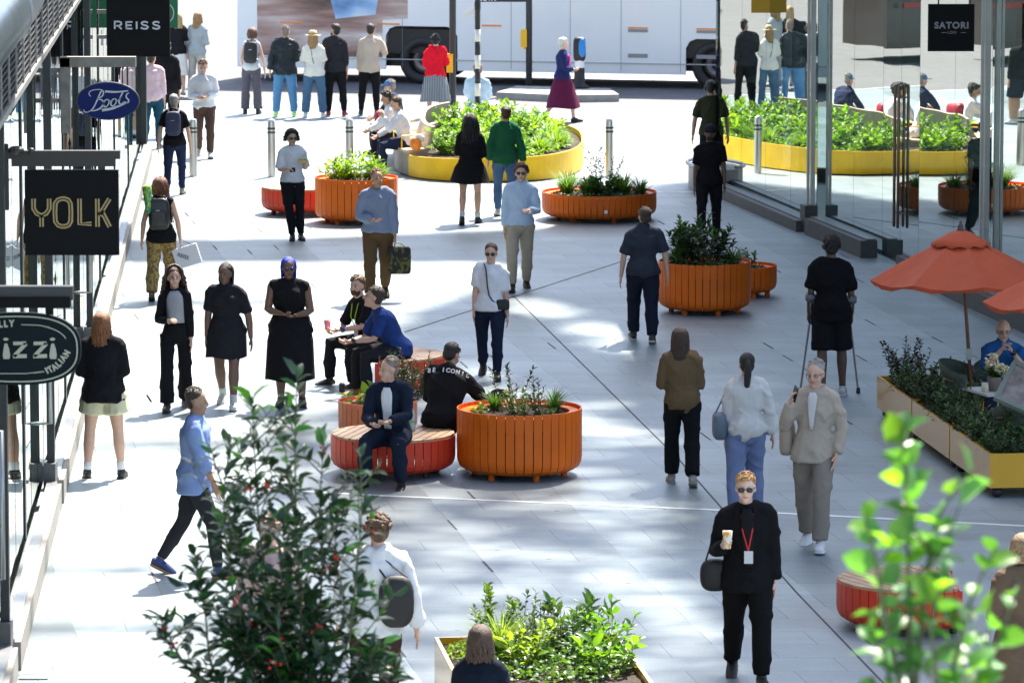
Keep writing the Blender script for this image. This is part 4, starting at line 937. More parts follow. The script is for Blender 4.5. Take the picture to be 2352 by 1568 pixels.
GR=(.045,.12,.015); LG=(.11,.22,.02); DK=(.012,.035,.012); MG=(.03,.085,.018); OL=(.05,.09,.02)
def inpl(key,dx,dy): g,r,sz,l=PL[key]; return (g.x+dx*r,g.y+dy*r,sz)
# tall front planter
T='tall'; tl= ' in the tall planter beside the front bench'
shrub(inpl(T,-.15,.1),.62,.34,5,26,.07,.026,(.03,.06,.025),'tall wispy dark leaved shrub'+tl,transl=.15,start=.3,bend=.02)
shrub(inpl(T,.25,.0),.55,.30,4,24,.06,.026,(.03,.065,.02),'second wispy shrub leaning right'+tl,transl=.15,start=.3)
shrub(inpl(T,-.02,-.2),.34,.34,12,16,.07,.035,(.09,.17,.03),'bushy lime green plant under the shrubs'+tl,transl=.35)
shrub(inpl(T,-.6,-.15),.12,.2,6,8,.06,.04,(.16,.24,.02),'tiny yellow green seedling near the left rim'+tl,transl=.4)
grass(inpl(T,.55,.25),.30,.32,170,(.05,.14,.035),'fine feathery grass tuft near the right rim'+tl,w=.004)
grass(inpl(T,-.4,.5),.24,.3,110,(.06,.16,.03),'soft green tuft near the back left rim'+tl,w=.005)
shrub(inpl(T,.35,-.45),.16,.3,10,10,.06,.04,(.06,.12,.045),'low grey green fern'+tl,transl=.3)
# left tall planter (sunlit)
T='left'; tl=' in the tall orange planter at far left'
shrub(inpl(T,.05,0),.50,.75,34,20,.15,.04,(.10,.21,.02),'bright spiky leaved bush'+tl,transl=.45)
shrub(inpl(T,-.45,-.1),.36,.5,20,16,.13,.036,(.13,.24,.03),'lower bright leafy plant on the left side'+tl,transl=.45)
grass(inpl(T,.5,0),.34,.45,200,(.13,.26,.04),'arching bright grass tuft on the right side'+tl,w=.007)
# low wide planter
T='low'; tl=' in the wide low orange planter'
shrub(inpl(T,.02,.25),.85,.5,12,30,.07,.025,(.03,.07,.025),'tallest wispy shrub'+tl,transl=.25,start=.25)
shrub(inpl(T,.1,-.1),.38,.55,26,14,.12,.06,(.035,.11,.03),'dark broad leaved plant'+tl,transl=.25)
grass(inpl(T,-.55,0),.48,.42,220,(.09,.2,.035),'bright tuft at the left side'+tl,w=.007)
grass(inpl(T,-.2,-.1),.44,.42,220,(.08,.18,.03),'bright tuft left of centre'+tl,w=.006)
grass(inpl(T,.42,-.05),.50,.46,240,(.07,.16,.035),'fine tuft right of the dark plant'+tl,w=.006)
grass(inpl(T,.72,.1),.34,.4,180,(.06,.15,.04),'low tuft at the right rim'+tl,w=.006)
cover(inpl(T,0,-.1),.7,.6,.12,500,.05,.03,MG,'mixed low leaves covering the soil'+tl)
# right planter dark shrub
T='right'; tl=' in the tall orange planter on the right'
shrub(inpl(T,-.05,.05),.72,.75,40,30,.13,.05,(.018,.055,.016),'big glossy dark green shrub'+tl,rough=.3,transl=.18,start=.25,tipc=(.05,.13,.025))
grass(inpl(T,-.6,-.05),.36,.4,170,(.05,.13,.03),'dark grass tuft at the left side'+tl,w=.006)
grass(inpl(T,.6,-.1),.34,.4,170,(.05,.13,.03),'dark grass tuft at the right side'+tl,w=.006)
cover(inpl(T,0,-.35),.5,.3,.16,600,.05,.025,(.03,.08,.02),'low feathery leaves along the front rim'+tl)
shrub(inpl('small',.0,0),.3,.4,14,12,.09,.045,(.03,.10,.02),'small leafy plant in the little orange planter on the right',transl=.25)
cover(inpl('small',0,0),.3,.3,.08,250,.04,.03,MG,'low leaves covering the soil in the little orange planter on the right')
shrub(inpl('coral',-.35,0),.24,.4,7,8,.13,.10,(.10,.21,.03),'large bright leaved plant in the coral planter left of the suited man',transl=.4)
shrub(inpl('coral',.7,.35),.72,.5,22,40,.05,.022,(.04,.075,.03),'small leaved bushy shrub between the suited and the hooded sitters',transl=.2,start=.1,tw=3,tipc=(.14,.05,.035))
# yellow oval planter
tl=' in the yellow oval planter'
k=0
desc=['tall bushy plant','dense leafy plant','round leafy bush','loose leafy bush','low spreading bush','feathery bush']
spots=[(-.1,-3.1),(.35,-2.5),(-.6,-2.2),(.1,-1.6),(.9,-1.9),(-.35,-1.0),(.6,-.8),(1.1,-.3),(.0,.0),(.55,.6),(-.45,.7),(1.0,1.2),(.1,1.5),(.6,2.1),(-.3,2.2),(.2,2.9),(.9,.4),(1.2,-1.1)]
names=['nearest the seat end','at the front middle','beside the near end of the backrest','just behind the black haired person','near the front right curve','along the middle of the bench back','right of centre','on the right side','at the centre','behind the centre to the right','along the far half of the bench back','at the far right curve','far side, left of the banded pole','on the far side beside the banded pole','at the far left','at the farthest end','between the centre and the right wall','against the right wall']
for i,(x,y) in enumerate(spots):
    hgt=[.5,.42,.62,.55,.36,.7,.5,.45,.6,.55,.75,.5,.6,.6,.7,.6,.5,.34][i]
    cc=[(.11,.23,.02),(.08,.19,.02),(.07,.16,.025),(.13,.25,.03)][i%4]
    if i in(4,7,17): grass((yc.x+x,yc.y+y,.33),hgt,.5,260,(.14,.27,.03),'bright arching grass tuft '+names[i]+tl,w=.009)
    else: shrub((yc.x+x,yc.y+y,.33),hgt*.92,.8,26,22,.13,.055,cc,desc[i%6]+' '+names[i]+tl,transl=.45,tw=1)
cover((yc.x+.15,yc.y,.34),1.3,3.3,.16,4200,.09,.045,(.10,.21,.02),'bright low leaves covering the whole bed'+tl,transl=.45)
# bottom centre trough
(cx_,cy_),w_,d_,h_,rz=PL[FRONT]; tl=' in the bottom yellow box planter'
def fr(x,y): return (cx_+x*math.cos(rz)-y*math.sin(rz),cy_+x*math.sin(rz)+y*math.cos(rz),h_-.06)
shrub(fr(-.36,1.02),.60,.45,9,22,.07,.035,(.07,.15,.015),'slender lime tipped shrub at the back left'+tl,transl=.4,start=.45,tipc=(.18,.32,.02))
shrub(fr(-.02,.9),.66,.4,7,22,.065,.03,(.05,.10,.03),'tall thin stemmed shrub at the back middle'+tl,transl=.3,start=.3)
shrub(fr(.3,.85),.56,.45,11,20,.13,.045,(.06,.16,.015),'big fresh green shrub with long leaves'+tl,transl=.4,start=.3)
shrub(fr(.5,.55),.52,.5,12,18,.13,.048,(.06,.17,.015),'bright long leaved shrub at the right side'+tl,transl=.4)
shrub(fr(.1,.5),.5,.6,16,20,.07,.025,(.06,.11,.04),'fluffy grey green plant'+tl,transl=.3,tw=2)
shrub(fr(.5,.0),.4,.45,12,14,.14,.06,(.08,.19,.015),'yellow green leafy plant at the front right'+tl,transl=.4)
grass(fr(-.28,.6),.48,.45,260,(.14,.24,.05),'pale fountain grass tuft near the left'+tl,w=.006)
shrub(fr(-.1,.1),.42,.5,14,16,.10,.05,(.14,.24,.03),'pale lime plant at the front middle'+tl,transl=.4)
cover(fr(-.55,.75),.16,.4,.10,420,.035,.025,(.14,.25,.02),'tiny bright seedlings along the left rim'+tl,rz=rz)
cover(fr(.1,.3),.6,.9,.2,1300,.07,.035,(.05,.12,.02),'mixed leaves filling the bed'+tl,rz=rz)
# cafe troughs
posd=['at its near end','at its far end','in its middle']
for li,l in enumerate(TR):
    (cx_,cy_),w_,d_,h_,rz=PL[l]; long_y=d_>w_
    short='the '+['farthest','middle','nearest','crosswise'][li]+' yellow cafe trough'
    for i,f_ in enumerate((-.36,.36,0)):
        x,y=(0,f_*d_) if long_y else (f_*w_,0); p=(cx_+x*math.cos(rz)-y*math.sin(rz),cy_+x*math.sin(rz)+y*math.cos(rz),h_-.06)
        if li==0 and i==1: shrub(p,.62,.5,18,36,.055,.028,(.014,.028,.018),'dark small leaved bush with gaps at the far end of '+short,rough=.35,transl=.08,start=.1,tw=2)
        else: shrub(p,[.34,.36,.42][i]*(.8 if li==3 else 1),.7,20,22,.075,.026,[(.03,.075,.02),(.022,.055,.018),(.035,.09,.022)][i],['dark feathery plant','dense dark green plant','fern like green plant'][i]+' '+posd[i]+' of '+short,transl=.2,tw=2)
    cover((cx_,cy_,h_-.06),w_*.48,d_*.48,.2,900,.06,.025,(.025,.06,.018),'low dark leaves spilling over '+short,rz=rz,transl=.2)
# foreground evergreen with berries and foreground sapling
def bigtree(loc,crowns,trunkp,name,label,cat,c,tipc,ll,lw,berries,rough,transl,out=.9,shape=(.32,.72,.8,.75),droop=.25):
    "crowns: list of (stem polyline, leaves, twigs)"
    t=thing(name,label,cat,loc); B=[];D=[];sm=MB(); tr=MB()
    tr.tube(trunkp,[.035*(1-.5*i/(len(trunkp)-1)) for i in range(len(trunkp))],8); tr.build('trunk',mat('bark',(.10,.085,.06),.85,var=.2,scale=20,bump=.5,bscale=40),t,smooth=True)
    for P,n,tw in crowns:
        P=np.array([tuple(q) for q in spline(P,5)]); m_=len(P); L=np.linalg.norm(np.diff(P,axis=0),axis=1).sum()
        sm.tube([tuple(p) for p in P],[.009*(1-.75*i/(m_-1)) for i in range(m_)],5)
        cs=[(P,n,.12)]
        for k in range(tw):
            u=RNG.uniform(.15,.9); i=int(u*(m_-1)); b=RNG.uniform(0,6.28); Q=stemcurve(P[i],(math.cos(b),math.sin(b),.7),L*.26*(1.25-u)*RNG.uniform(.6,1.2)+.04,.12,6)
            sm.tube([tuple(p) for p in Q],[.0045*(1-.6*j/5) for j in range(6)],4); cs.append((Q,max(4,int(n*.30*(1.2-u))),.15))
        for P_,n_,st in cs:
            for k in range(n_):
                u=st+(1-st)*(k+RNG.random())/n_; x=u*(len(P_)-1); i=min(int(x),len(P_)-2); p=P_[i]+(P_[i+1]-P_[i])*(x-i); tg=P_[i+1]-P_[i]; tg/=max(np.linalg.norm(tg),1e-6)
                a=k*2.4+RNG.normal(0,.35); d=np.array([math.cos(a),math.sin(a),0])*out+tg*(.3+.8*u*u)+RNG.normal(0,.18,3); B.append(p);D.append(d)
    B=np.array(B);D=np.array(D);n=len(B); ls=ll*RNG.uniform(.6,1.12,n); k=RNG.random(n)<(.10+.35*np.clip((B[:,2]-B[:,2].max()*.9)/(B[:,2].max()*.1),0,1))
    B2=np.concatenate([B[~k],B[k]]);D2=np.concatenate([D[~k],D[k]]);l2=np.concatenate([ls[~k],ls[k]]); lo=leafmesh(B2,D2,l2,l2*lw/ll,'foliage',leafmat('leaf',c,rough,transl),t,shape=shape,droop=droop); two(lo,(~k).sum(),leafmat('leaf_young',tipc,rough,transl+.1))
    sm.build('branches',mat('stem',(.10,.11,.05),.7),t)
    if berries:
        m=MB(); low=[i for i in range(n) if B[i,2]<B[:,2].max()-.35]
        for _ in range(berries):
            i=low[RNG.integers(len(low))]
            for q in range(4): m.ell(B[i]+RNG.normal(0,.016,3),(.0085,.0085,.0085),6,4)
        tag(m.build('berries',mat('berry',(.6,.012,.01),.3),t,smooth=True),kind='stuff')
    return t
HY=24.5
def hp(u,v,dy=0): y=HY+dy; z=Z(v,y); return (X(u,y,z)-hx0,dy,z)
hx0=X(660,HY,3.5)
crowns=[]
def cr(n,tw,*uv,dy=0): crowns.append(([hp(u,v,dy*(i/(len(uv)-1))) for i,(u,v) in enumerate(uv)],int(n*1.05),int(tw*1.3)))
cr(50,11,(655,1700),(640,1500),(600,1250),(585,1050),(578,915),dy=.1); cr(40,10,(660,1700),(690,1450),(680,1200),(678,1000),(683,860),dy=-.1)
cr(40,9,(650,1700),(560,1480),(520,1250),(515,1120),(530,1010),dy=-.15); cr(44,11,(660,1700),(720,1500),(740,1300),(735,1150),(745,1010),dy=.15)
cr(34,7,(670,1700),(790,1500),(815,1350),(830,1180),(826,1035),dy=-.05); cr(40,8,(650,1700),(500,1560),(470,1400),(445,1270),dy=.1)
cr(34,7,(645,1700),(520,1610),(430,1530),(378,1440),(372,1420),dy=-.1); cr(46,11,(660,1700),(610,1500),(560,1350),(545,1210),(540,1130),dy=.25)
cr(46,11,(665,1700),(740,1550),(790,1400),(770,1280),(775,1180),dy=.2); cr(46,12,(660,1700),(650,1550),(640,1400),(650,1300),(655,1160),dy=-.25)
cr(40,10,(670,1720),(760,1620),(840,1560),(850,1480),dy=-.2); cr(40,9,(670,1720),(800,1640),(900,1570),(905,1520),dy=.1)
cr(50,12,(655,1720),(600,1600),(560,1500),(520,1450),dy=-.2); cr(50,12,(665,1720),(700,1600),(720,1480),(720,1360),dy=.0); cr(50,10,(650,1740),(540,1680),(460,1620),(420,1600),dy=.1); cr(50,10,(655,1720),(640,1620),(690,1520),(620,1420),dy=.1)
zt=hp(655,1720)[2]
bigtree((hx0,HY,0),crowns,[(0,0,0),(.02,.01,zt*.5),(0,0,zt+.1)],'berry_tree','dark glossy evergreen with red berries rising in the left foreground','tree',(.020,.055,.020),(.05,.18,.02),.115,.043,34,.3,.16)
SY=12.4
def sp_(u,v,dy=0): y=SY+dy; z=Z(v,y); return (X(u,y,z)-sx0,dy,z)
sx0=X(2080,SY,6)
crowns=[]
def cs_(n,tw,*uv,dy=0): crowns.append(([sp_(u,v,dy*(i/(len(uv)-1))) for i,(u,v) in enumerate(uv)],int(n*.6),int(tw*.5)))
cs_(34,7,(2090,1800),(2090,1500),(2085,1300),(2080,1120),(2075,985),dy=.1); cs_(16,5,(2085,1650),(2030,1400),(2010,1280),(1985,1180),dy=-.1)
cs_(18,6,(2090,1700),(2120,1400),(2150,1200),(2230,1080),dy=.15); cs_(18,5,(2090,1750),(2180,1560),(2230,1380),(2290,1250),dy=-.1)
cs_(14,4,(2095,1800),(2220,1620),(2290,1480),(2340,1330),dy=.1); cs_(14,4,(2085,1750),(2050,1600),(2030,1480),(2020,1340),dy=.1); cs_(8,2,(2085,1760),(2010,1680),(1985,1620),dy=0)
cs_(20,5,(2090,1760),(2150,1600),(2140,1450),(2160,1330),dy=-.15); cs_(18,4,(2090,1800),(2300,1700),(2380,1600),dy=.0);cs_(20,4,(2090,1800),(2200,1700),(2240,1590),dy=.05)
zt=sp_(2090,1780)[2]
bigtree((sx0,SY,0),crowns,[(0,0,0),(.01,.01,zt*.5),(0,0,zt+.02)],'sapling','bright green round leaved sapling close to the camera at the lower right','tree',(.05,.16,.03),(.10,.25,.02),(.5,.5)[0]*.18,.064,0,.4,.38,shape=(.3,.7,.9,.82),droop=.2)

# ---------------- cafe ----------------
CAN=mat('parasol_cloth',(.50,.085,.028),.8,var=.06,scale=5,bump=.1,bscale=6); PWD=mat('pole_wood',(.13,.05,.02),.45)
def parasol(label,cx_,cy_,zr,rad,zt,base,rot=0,hd=0):
    t=thing('parasol',label,'parasol',base,0,'terracotta parasols over the cafe'); n=8; vs=[];fs=[]
    K=7
    for j in range(K+1):
        f_=j/K
        for k in range(n*4):
            a=rot+2*math.pi*k/(n*4); m_=(k%4)/4; r=rad*f_*(math.cos(math.pi/n)/math.cos((m_-.0)*2*math.pi/n-math.pi/n) if True else 1); z=zt-(zt-zr)*(f_**1.12)-.06*f_*f_*math.sin(math.pi*m_)*(-1)*0-.05*f_*math.sin(math.pi*m_)
            vs.append((cx_+r*math.cos(a),cy_+r*math.sin(a),z+hd*f_*math.sin(a)))
    N=n*4
    for j in range(K):
        for k in range(N): fs.append((j*N+k,j*N+(k+1)%N,(j+1)*N+(k+1)%N,(j+1)*N+k))
    # short valance
    o=len(vs)
    for k in range(N): q=vs[K*N+k]; vs.append((q[0]*1.0-(q[0]-cx_)*.01,q[1]-(q[1]-cy_)*.01,q[2]-.035-.02*math.sin(k*1.9)))
    for k in range(N): fs.append((K*N+k,K*N+(k+1)%N,o+(k+1)%N,o+k))
    m=MB(); m.add(vs,fs); c_=m.build('canopy',CAN,t,smooth=False,off=base); sd=c_.modifiers.new('s','SOLIDIFY'); sd.thickness=.004
    m=MB(); vs=[];fs=[]
    for j in range(4):
        for k in range(32): a=rot+2*math.pi*k/32; r=.02+.3*rad*j/3; vs.append((cx_+r*math.cos(a),cy_+r*math.sin(a),zt+.045-.16*(j/3)**1.5+(.018*math.sin(k*2.3) if j==3 else 0)))
    for j in range(3):
        for k in range(32): fs.append((j*32+k,j*32+(k+1)%32,(j+1)*32+(k+1)%32,(j+1)*32+k))
    m.add(vs,fs); c_=m.build('vent_cap',CAN,t,smooth=True,off=base); sd=c_.modifiers.new('s','SOLIDIFY'); sd.thickness=.004
    m=MB(); m.lathe([(.0,.12),(.012,.115),(.02,.1),(.012,.085),(.03,.07),(.034,.05),(.03,.035),(.045,.02),(.045,0)],12,c=(cx_,cy_,zt+.03)); m.build('finial',mat('finial',(.07,.05,.045),.4),t,smooth=True,off=base)
    m=MB(); m.tube([base,((base[0]+cx_)/2,(base[1]+cy_)/2,zt/2),(cx_,cy_,zt)],[.02,.02,.018],10); m.build('pole',PWD,t,smooth=True,off=base)
    m=MB(); m.lathe([(.0,.1),(.05,.1),(.06,.07),(.26,.05),(.27,0)],24,c=base); m.build('base',mat('cast_base',(.05,.05,.05),.6),t,smooth=True,off=base)
    m=MB(); 
    for k in range(n): a=rot+2*math.pi*k/n; m.bar((cx_,cy_,zt-.3),(cx_+rad*.5*math.cos(a),cy_+rad*.5*math.sin(a),zt-(zt-zr)*.46-.03),.012,.016)
    m.build('rib',PWD,t,off=base)
    m=MB(); q=Vector(base).lerp(Vector((cx_,cy_,zt)),.42); m.box(q,(.06,.06,.12)); m.bar(q,(q.x+.1,q.y-.02,q.z-.04),.02,.02); m.build('tilt_joint',steel,t,off=base)
pb=(X(2240,54.6,.3),54.6,0)
parasol('terracotta parasol on a tilted wooden pole over the seated man in blue',X(2206,54.6,2.2),54.6,Z(640,54.6),1.0,Z(538,54.6),pb,R(10),hd=-.02)
b2=(X(2470,51.5,.3),51.5,0); parasol('second terracotta parasol cut off by the right edge of the picture',X(2468,51.5,2.0),51.5,Z(690,51.5),.95,Z(600,51.5),b2,R(5))
WV=mat('woven_green',(.07,.10,.075),.75,var=.35,scale=60,bump=.5,bscale=90)
def chair(u,y,rz,label):
    x=X(u,y,.45); t=thing('cafe_chair',label,'chair',(x,y,0),R(rz),'woven green cafe chairs')
    m=MB(); m.ell((0,0,.44),(.25,.24,.035),20,8,.6); m.build('seat',WV,t,smooth=True)
    m=MB(); vs=[];fs=[]; n=16
    for j in range(5):
        for k in range(n+1):
            a=R(-15+210*k/n); h=.44+.40*j/4*(.7+.3*math.sin(a) if math.sin(a)>0 else .7); r=.27+.02*j; vs.append((r*math.cos(a),r*.92*math.sin(a),h))
    for j in range(4):
        for k in range(n): q=j*(n+1)+k; fs.append((q,q+1,q+n+2,q+n+1))
    m.add(vs,fs); o=m.build('backrest',WV,t,smooth=True); sd=o.modifiers.new('s','SOLIDIFY'); sd.thickness=.02
    for sx in(-1,1):
        m=MB(); m.tube([(sx*.28,-.16,.62),(sx*.3,.1,.64),(sx*.26,.2,.66)],[.012]*3,6); m.build('armrest',bronze,t,smooth=True)
        for sy in(-1,1): m=MB(); m.tube([(sx*.19,sy*.17,.43),(sx*.24,sy*.23,0)],[.012,.010],6); m.build('leg',bronze,t)
    return t
chair(2222,54.9,70,'woven green cafe chair to the left of the seated man in the blue shirt')
chair(2352,51.9,185,'woven green cafe chair in front of the table at the right edge')
chair(2306,54.9,8,'woven cafe chair under the man in the blue shirt')
# table
tx=X(2300,53.3,.72); ty=53.3; t=thing('cafe_table','small marble topped cafe table in front of the man in the blue shirt','table',(tx,ty,0),R(20))
m=MB(); m.box((0,0,.72),(.62,.62,.025)); m.build('tabletop',mat('marble',(.6,.6,.58),.25,var=.12,scale=8),t)
m=MB(); m.tube([(0,0,.02),(0,0,.71)],[.025,.025],10); m.build('pedestal',blk,t,smooth=True); m=MB(); m.lathe([(0,.03),(.2,.02),(.21,0)],20); m.build('foot',blk,t,smooth=True)
fx,fy=X(2284,53.2,.8),53.2; t=thing('flower_pot','terracotta pot of white hydrangeas on the marble table','flower pot',(fx,fy,.733))
m=MB(); m.lathe([(0,0),(.055,0),(.075,.13),(.08,.15),(.068,.15),(.06,.12),(0,.12)],20); m.build('pot',mat('pot_clay',(.22,.17,.14),.8,var=.15,scale=15),t,smooth=True)
B=[];D=[]
for i in range(120): a=RNG.uniform(0,6.28); B.append((RNG.normal(0,.04),RNG.normal(0,.04),.15+RNG.random()*.09)); D.append((math.cos(a),math.sin(a),.4))
leafmesh(B,D,[.06]*120,[.035]*120,'foliage',leafmat('leaf',(.04,.10,.02),.4,.2),t)
B=[];D=[]
for (cx2,cy2,cz2,r) in ((-.03,0,.33,.075),(.06,-.04,.25,.045),(.10,-.02,.20,.05),(.03,-.05,.24,.03),(.13,0,.23,.03)):
    for i in range(90): d=RNG.normal(0,1,3); d/=np.linalg.norm(d); B.append(np.array([cx2,cy2,cz2])+d*r*.75); D.append(d+RNG.normal(0,.5,3))
leafmesh(B,D,[.028]*len(B),[.022]*len(B),'blossom',leafmat('petal',(.62,.62,.52),.6,.2),t)
t=thing('candle_jar','small cream jar on the marble table beside the flower pot','jar',(X(2262,53.1,.78),53.1,.733)); m=MB(); m.lathe([(0,0),(.035,0),(.036,.10),(.03,.10),(.028,.02),(0,.02)],16); m.build('jar',mat('jar_cream',(.6,.55,.42),.3),t,smooth=True)
# slanted menu stand
bx,by=X(2356,51.2,.8),51.2; t=thing('menu_stand','slanted grey green menu stand with a glazed panel at the right edge','menu stand',(bx,by,0),R(-30))
Mr=Matrix.Rotation(R(35),3,'X')@Matrix.Rotation(R(28),3,'Y'); grn=mat('stand_green',(.22,.25,.21),.5); m=MB()
for (a,b,c_,d_) in ((0,.27,.5,.05),(0,-.27,.5,.05),(.23,0,.05,.5),(-.23,0,.05,.5)): m.box(Vector((0,0,1.02))+Mr@Vector((a,b,0)),(c_,d_,.05),rot=Mr)
m.build('frame',grn,t); m=MB(); m.box(Vector((0,0,1.01)),(.42,.5,.015),rot=Mr); m.build('panel',mat('menu_panel',(.32,.27,.25),.2,var=.4,scale=8),t)
m=MB(); m.tube([(0,0,.03),(0,0,1.0)],[.02,.02],8); m.box((0,0,.015),(.35,.35,.03)); m.build('stand_pole',grn,t)
# ---------------- people ----------------
SKL=(.60,.36,.26); SKP=(.66,.43,.34); SKM=(.42,.24,.15); SKD=(.085,.045,.03); SKB=(.16,.085,.055)
HB=(.035,.02,.012); HK=(.008,.006,.006); HBL=(.38,.24,.10); HG=(.30,.28,.26); HGI=(.22,.08,.025); HLB=(.14,.075,.035); HW=(.6,.58,.54)
def rotz(a): return Matrix.Rotation(a,3,'Z')
V3=Vector
ARM={'down':((.13,.02,-1),(.06,-.14,-1)),'back':((.12,.30,-1),(.05,.05,-1)),'fwd':((.10,-.30,-1),(.0,-.5,-1)),
 'pocket':((.30,.16,-1),(-.14,-.40,-1)),'phone':((.35,-.40,-.85),(-.32,-.42,1.0)),'chest':((.18,-.18,-1),(-.55,-1,.15)),
 'cup':((.22,-.05,-1),(-.18,-1,.38)),'belly':((.2,-.05,-1),(-.75,-.85,-.1)),'wide':((.32,.05,-1),(.12,-.1,-1)),
 'knee':((.16,-.62,-.85),(-.42,-.75,-.42)),'lap':((.12,-.18,-1),(-.55,-.85,-.30)),'eat':((.22,-.40,-1),(-.30,-.75,.30)),'face':((.22,-.68,-.75),(-.30,-.45,1.0)),
 'strap':((.25,-.1,-1),(-.35,-.8,.85)),'rest':((.85,-.25,-.45),(.75,-.35,.12)),'crutch':((.16,.05,-1),(.06,-.42,-1)),'clasp':((.12,-.5,-1),(-.5,-.9,-.12)),'prop':((.12,-.75,-.55),(-.62,-.35,.85))}
LEG={'stand':((.05,0,-1),(.03,.02,-1),0),'wide':((.12,0,-1),(.07,.02,-1),0),'f':((.03,-.44,-1),(0,-.10,-1),-.1),'b':((.03,.30,-1),(0,.62,-1),.5),'f2':((.03,-.28,-1),(0,.02,-1),0),'b2':((.03,.20,-1),(0,.48,-1),.38),
 'cross':((-.10,-.05,-1),(-.12,.02,-1),0),'kick':((.05,.16,-1),(.03,.95,-1),.55),
 'sit':((.18,-1,-.05),(.05,.06,-1),0),'sitw':((.38,-1,-.02),(-.05,-.05,-1),0),'sitf':((.12,-1,-.12),(.0,-.35,-1),0),'sitb':((.15,-1,-.02),(0,.28,-1),.1)}
class P: pass
def person(label,loc,yaw,H=1.75,sk=SKL,arms=('down','down'),legs=('stand','stand'),lean=(0,0),head=(0,0),w=1.0,seat=None,
           top=None,bottom=None,shoes=(.02,.02,.02),hair=('short',HB),extra=(),socks=None,group=None,female=False,chest=0,rz_shoe=None):
    if head==(0,0): head=(random.uniform(-14,14),random.uniform(-4,6))
    if seat is None: lean=(lean[0]+random.uniform(-.05,.05),lean[1]+random.uniform(0,.06))
    s=H/1.75; r=P(); r.s=s; fx_=.93 if female else 1.0; seed=random.random()*9
    sp=V3((lean[0],-lean[1],1)).normalized(); z0=V3((0,0,1)); rl=random.uniform(-.025,.025)
    hipw=.092*(1.05 if female else 1)
    r.pel=V3((0,0,0)); 
    A=[];Kn=[];An=[];
    for i,sd in enumerate((-1,1)):
        t,sh,pit=LEG[legs[i]] if isinstance(legs[i],str) else legs[i]
        hp_=V3((sd*hipw,0,-.03)); k=hp_+V3((sd*t[0],t[1],t[2])).normalized()*.43; a=k+V3((sd*sh[0],sh[1],sh[2])).normalized()*.415
        A.append(hp_);Kn.append(k);An.append(a); 
    r.pit=[(LEG[l] if isinstance(l,str) else l)[2] for l in legs]
    low=min(a.z for a in An)
    base=.082-low if seat is None else seat/s+.085
    O=V3((0,0,base)); A=[a+O for a in A];Kn=[a+O for a in Kn];An=[a+O for a in An]
    Pv=O.copy(); W=Pv+(z0*.35+sp*.65).normalized()*.15; C=W+sp*.20; N=C+(sp*.9+V3((0,-lean[1]*.3,.1))).normalized()*.16; N0=N
    xax=V3((1,0,0)); fwd=sp.cross(xax); fwd=V3((0,-1,0))-sp*(V3((0,-1,0)).dot(sp)); fwd.normalize(); lat=sp.cross(fwd)*-1
    if lat.x<0: lat=-lat
    hy,hpi=head; Hm=Matrix.Rotation(R(hy),3,'Z')@Matrix.Rotation(R(hpi),3,'X')
    nk=(sp*.55+z0*.6+V3((0,-.12,0))).normalized(); HC=N+nk*.145; r.HC=HC; r.Hm=Hm
    shw=.166*w*fx_; Sh=[N-sp*(.068+sd*rl)+lat*sd*shw for sd in(-1,1)]
    El=[];Wr=[];HD=[]
    for i,sd in enumerate((-1,1)):
        u,f=ARM[arms[i]] if isinstance(arms[i],str) else arms[i]
        e=Sh[i]+V3((sd*u[0],u[1],u[2])).normalized()*.285; d=V3((sd*f[0],f[1],f[2])).normalized(); w_=e+d*.255; El.append(e);Wr.append(w_);HD.append(d)
    r.Sh,r.El,r.Wr,r.HD,r.N,r.C,r.W,r.Pv,r.An,r.Kn,r.sp,r.lat,r.fwd=Sh,El,Wr,HD,N,C,W,Pv,An,Kn,sp,lat,fwd
    g_=[1.0,1.0]
    def torso(m,inf=0,z0_=0,bi=None):
        b=[(Pv-z0*.07,.150,.10),(Pv,.162,.112),(Pv.lerp(W,.6),.142 if not female else .132,.102),(W,.130 if not female else .118,.095),(W.lerp(C,.6),.155*fx_,.108),(C,.165*fx_,.112),(C.lerp(N,.45),.168*fx_,.100),(N-sp*.055,.118*fx_,.072),(N-sp*.01,.075,.06)]
        m.tube([p for p,_,_ in b][z0_:],[((x*w+inf),(y*w+inf)) for _,x,y in b][z0_:],18,hint=lat)
        for sd in(-1,1): m.tube([N-sp*.03+lat*sd*.05,Sh[(sd+1)//2]],[.054+inf,.048*w+inf],10)
        if chest:
            for sd in(-1,1): m.ell(C+sp*.01+lat*sd*.065*w+fwd*(.080*w),(.056+inf,.045+inf,.056+inf))
        if seat is not None or True:
            m.ell(Pv-z0*.02+V3((0,.045,0)),(.15*w+inf,.09*w+inf,.11*w+inf))
    body=MB(); torso(body)
    for i in(0,1):
        body.tube([A[i],A[i].lerp(Kn[i],.35),Kn[i]-(Kn[i]-A[i])*.12,Kn[i],Kn[i].lerp(An[i],.3),Kn[i].lerp(An[i],.7),An[i]],[.088*w,.078*w,.056*w,.053*w,.056*w,.040*w,.036],12)
        fd=V3((.12*(2*i-1),-1,-r.pit[i])).normalized(); body.tube([An[i]+V3((0,.02,-.03)),An[i]+fd*.06+V3((0,0,-.035)),An[i]+fd*.13+V3((0,0,-.055))],[.028,.024,.014],8)
        body.tube([Sh[i],Sh[i].lerp(El[i],.3),El[i],El[i].lerp(Wr[i],.25),Wr[i]],[.050*w,.045*w,.037*w,.038*w,.026],10)
    body.tube([N-sp*.05,N+nk*.05,HC-V3((0,0,.02))],[.058*w**.5,.054,.052],12)
    hm=1.0
    def hp3(x,y,z): return HC+Hm@V3((x,y,z))
    body.ell(hp3(0,.012,.03),(.074,.093,.088),16,12,M=Hm); body.ell(hp3(0,-.018,-.035),(.058,.072,.082),14,10,M=Hm); body.ell(hp3(0,-.06,-.095),(.03,.028,.022),8,6,M=Hm)
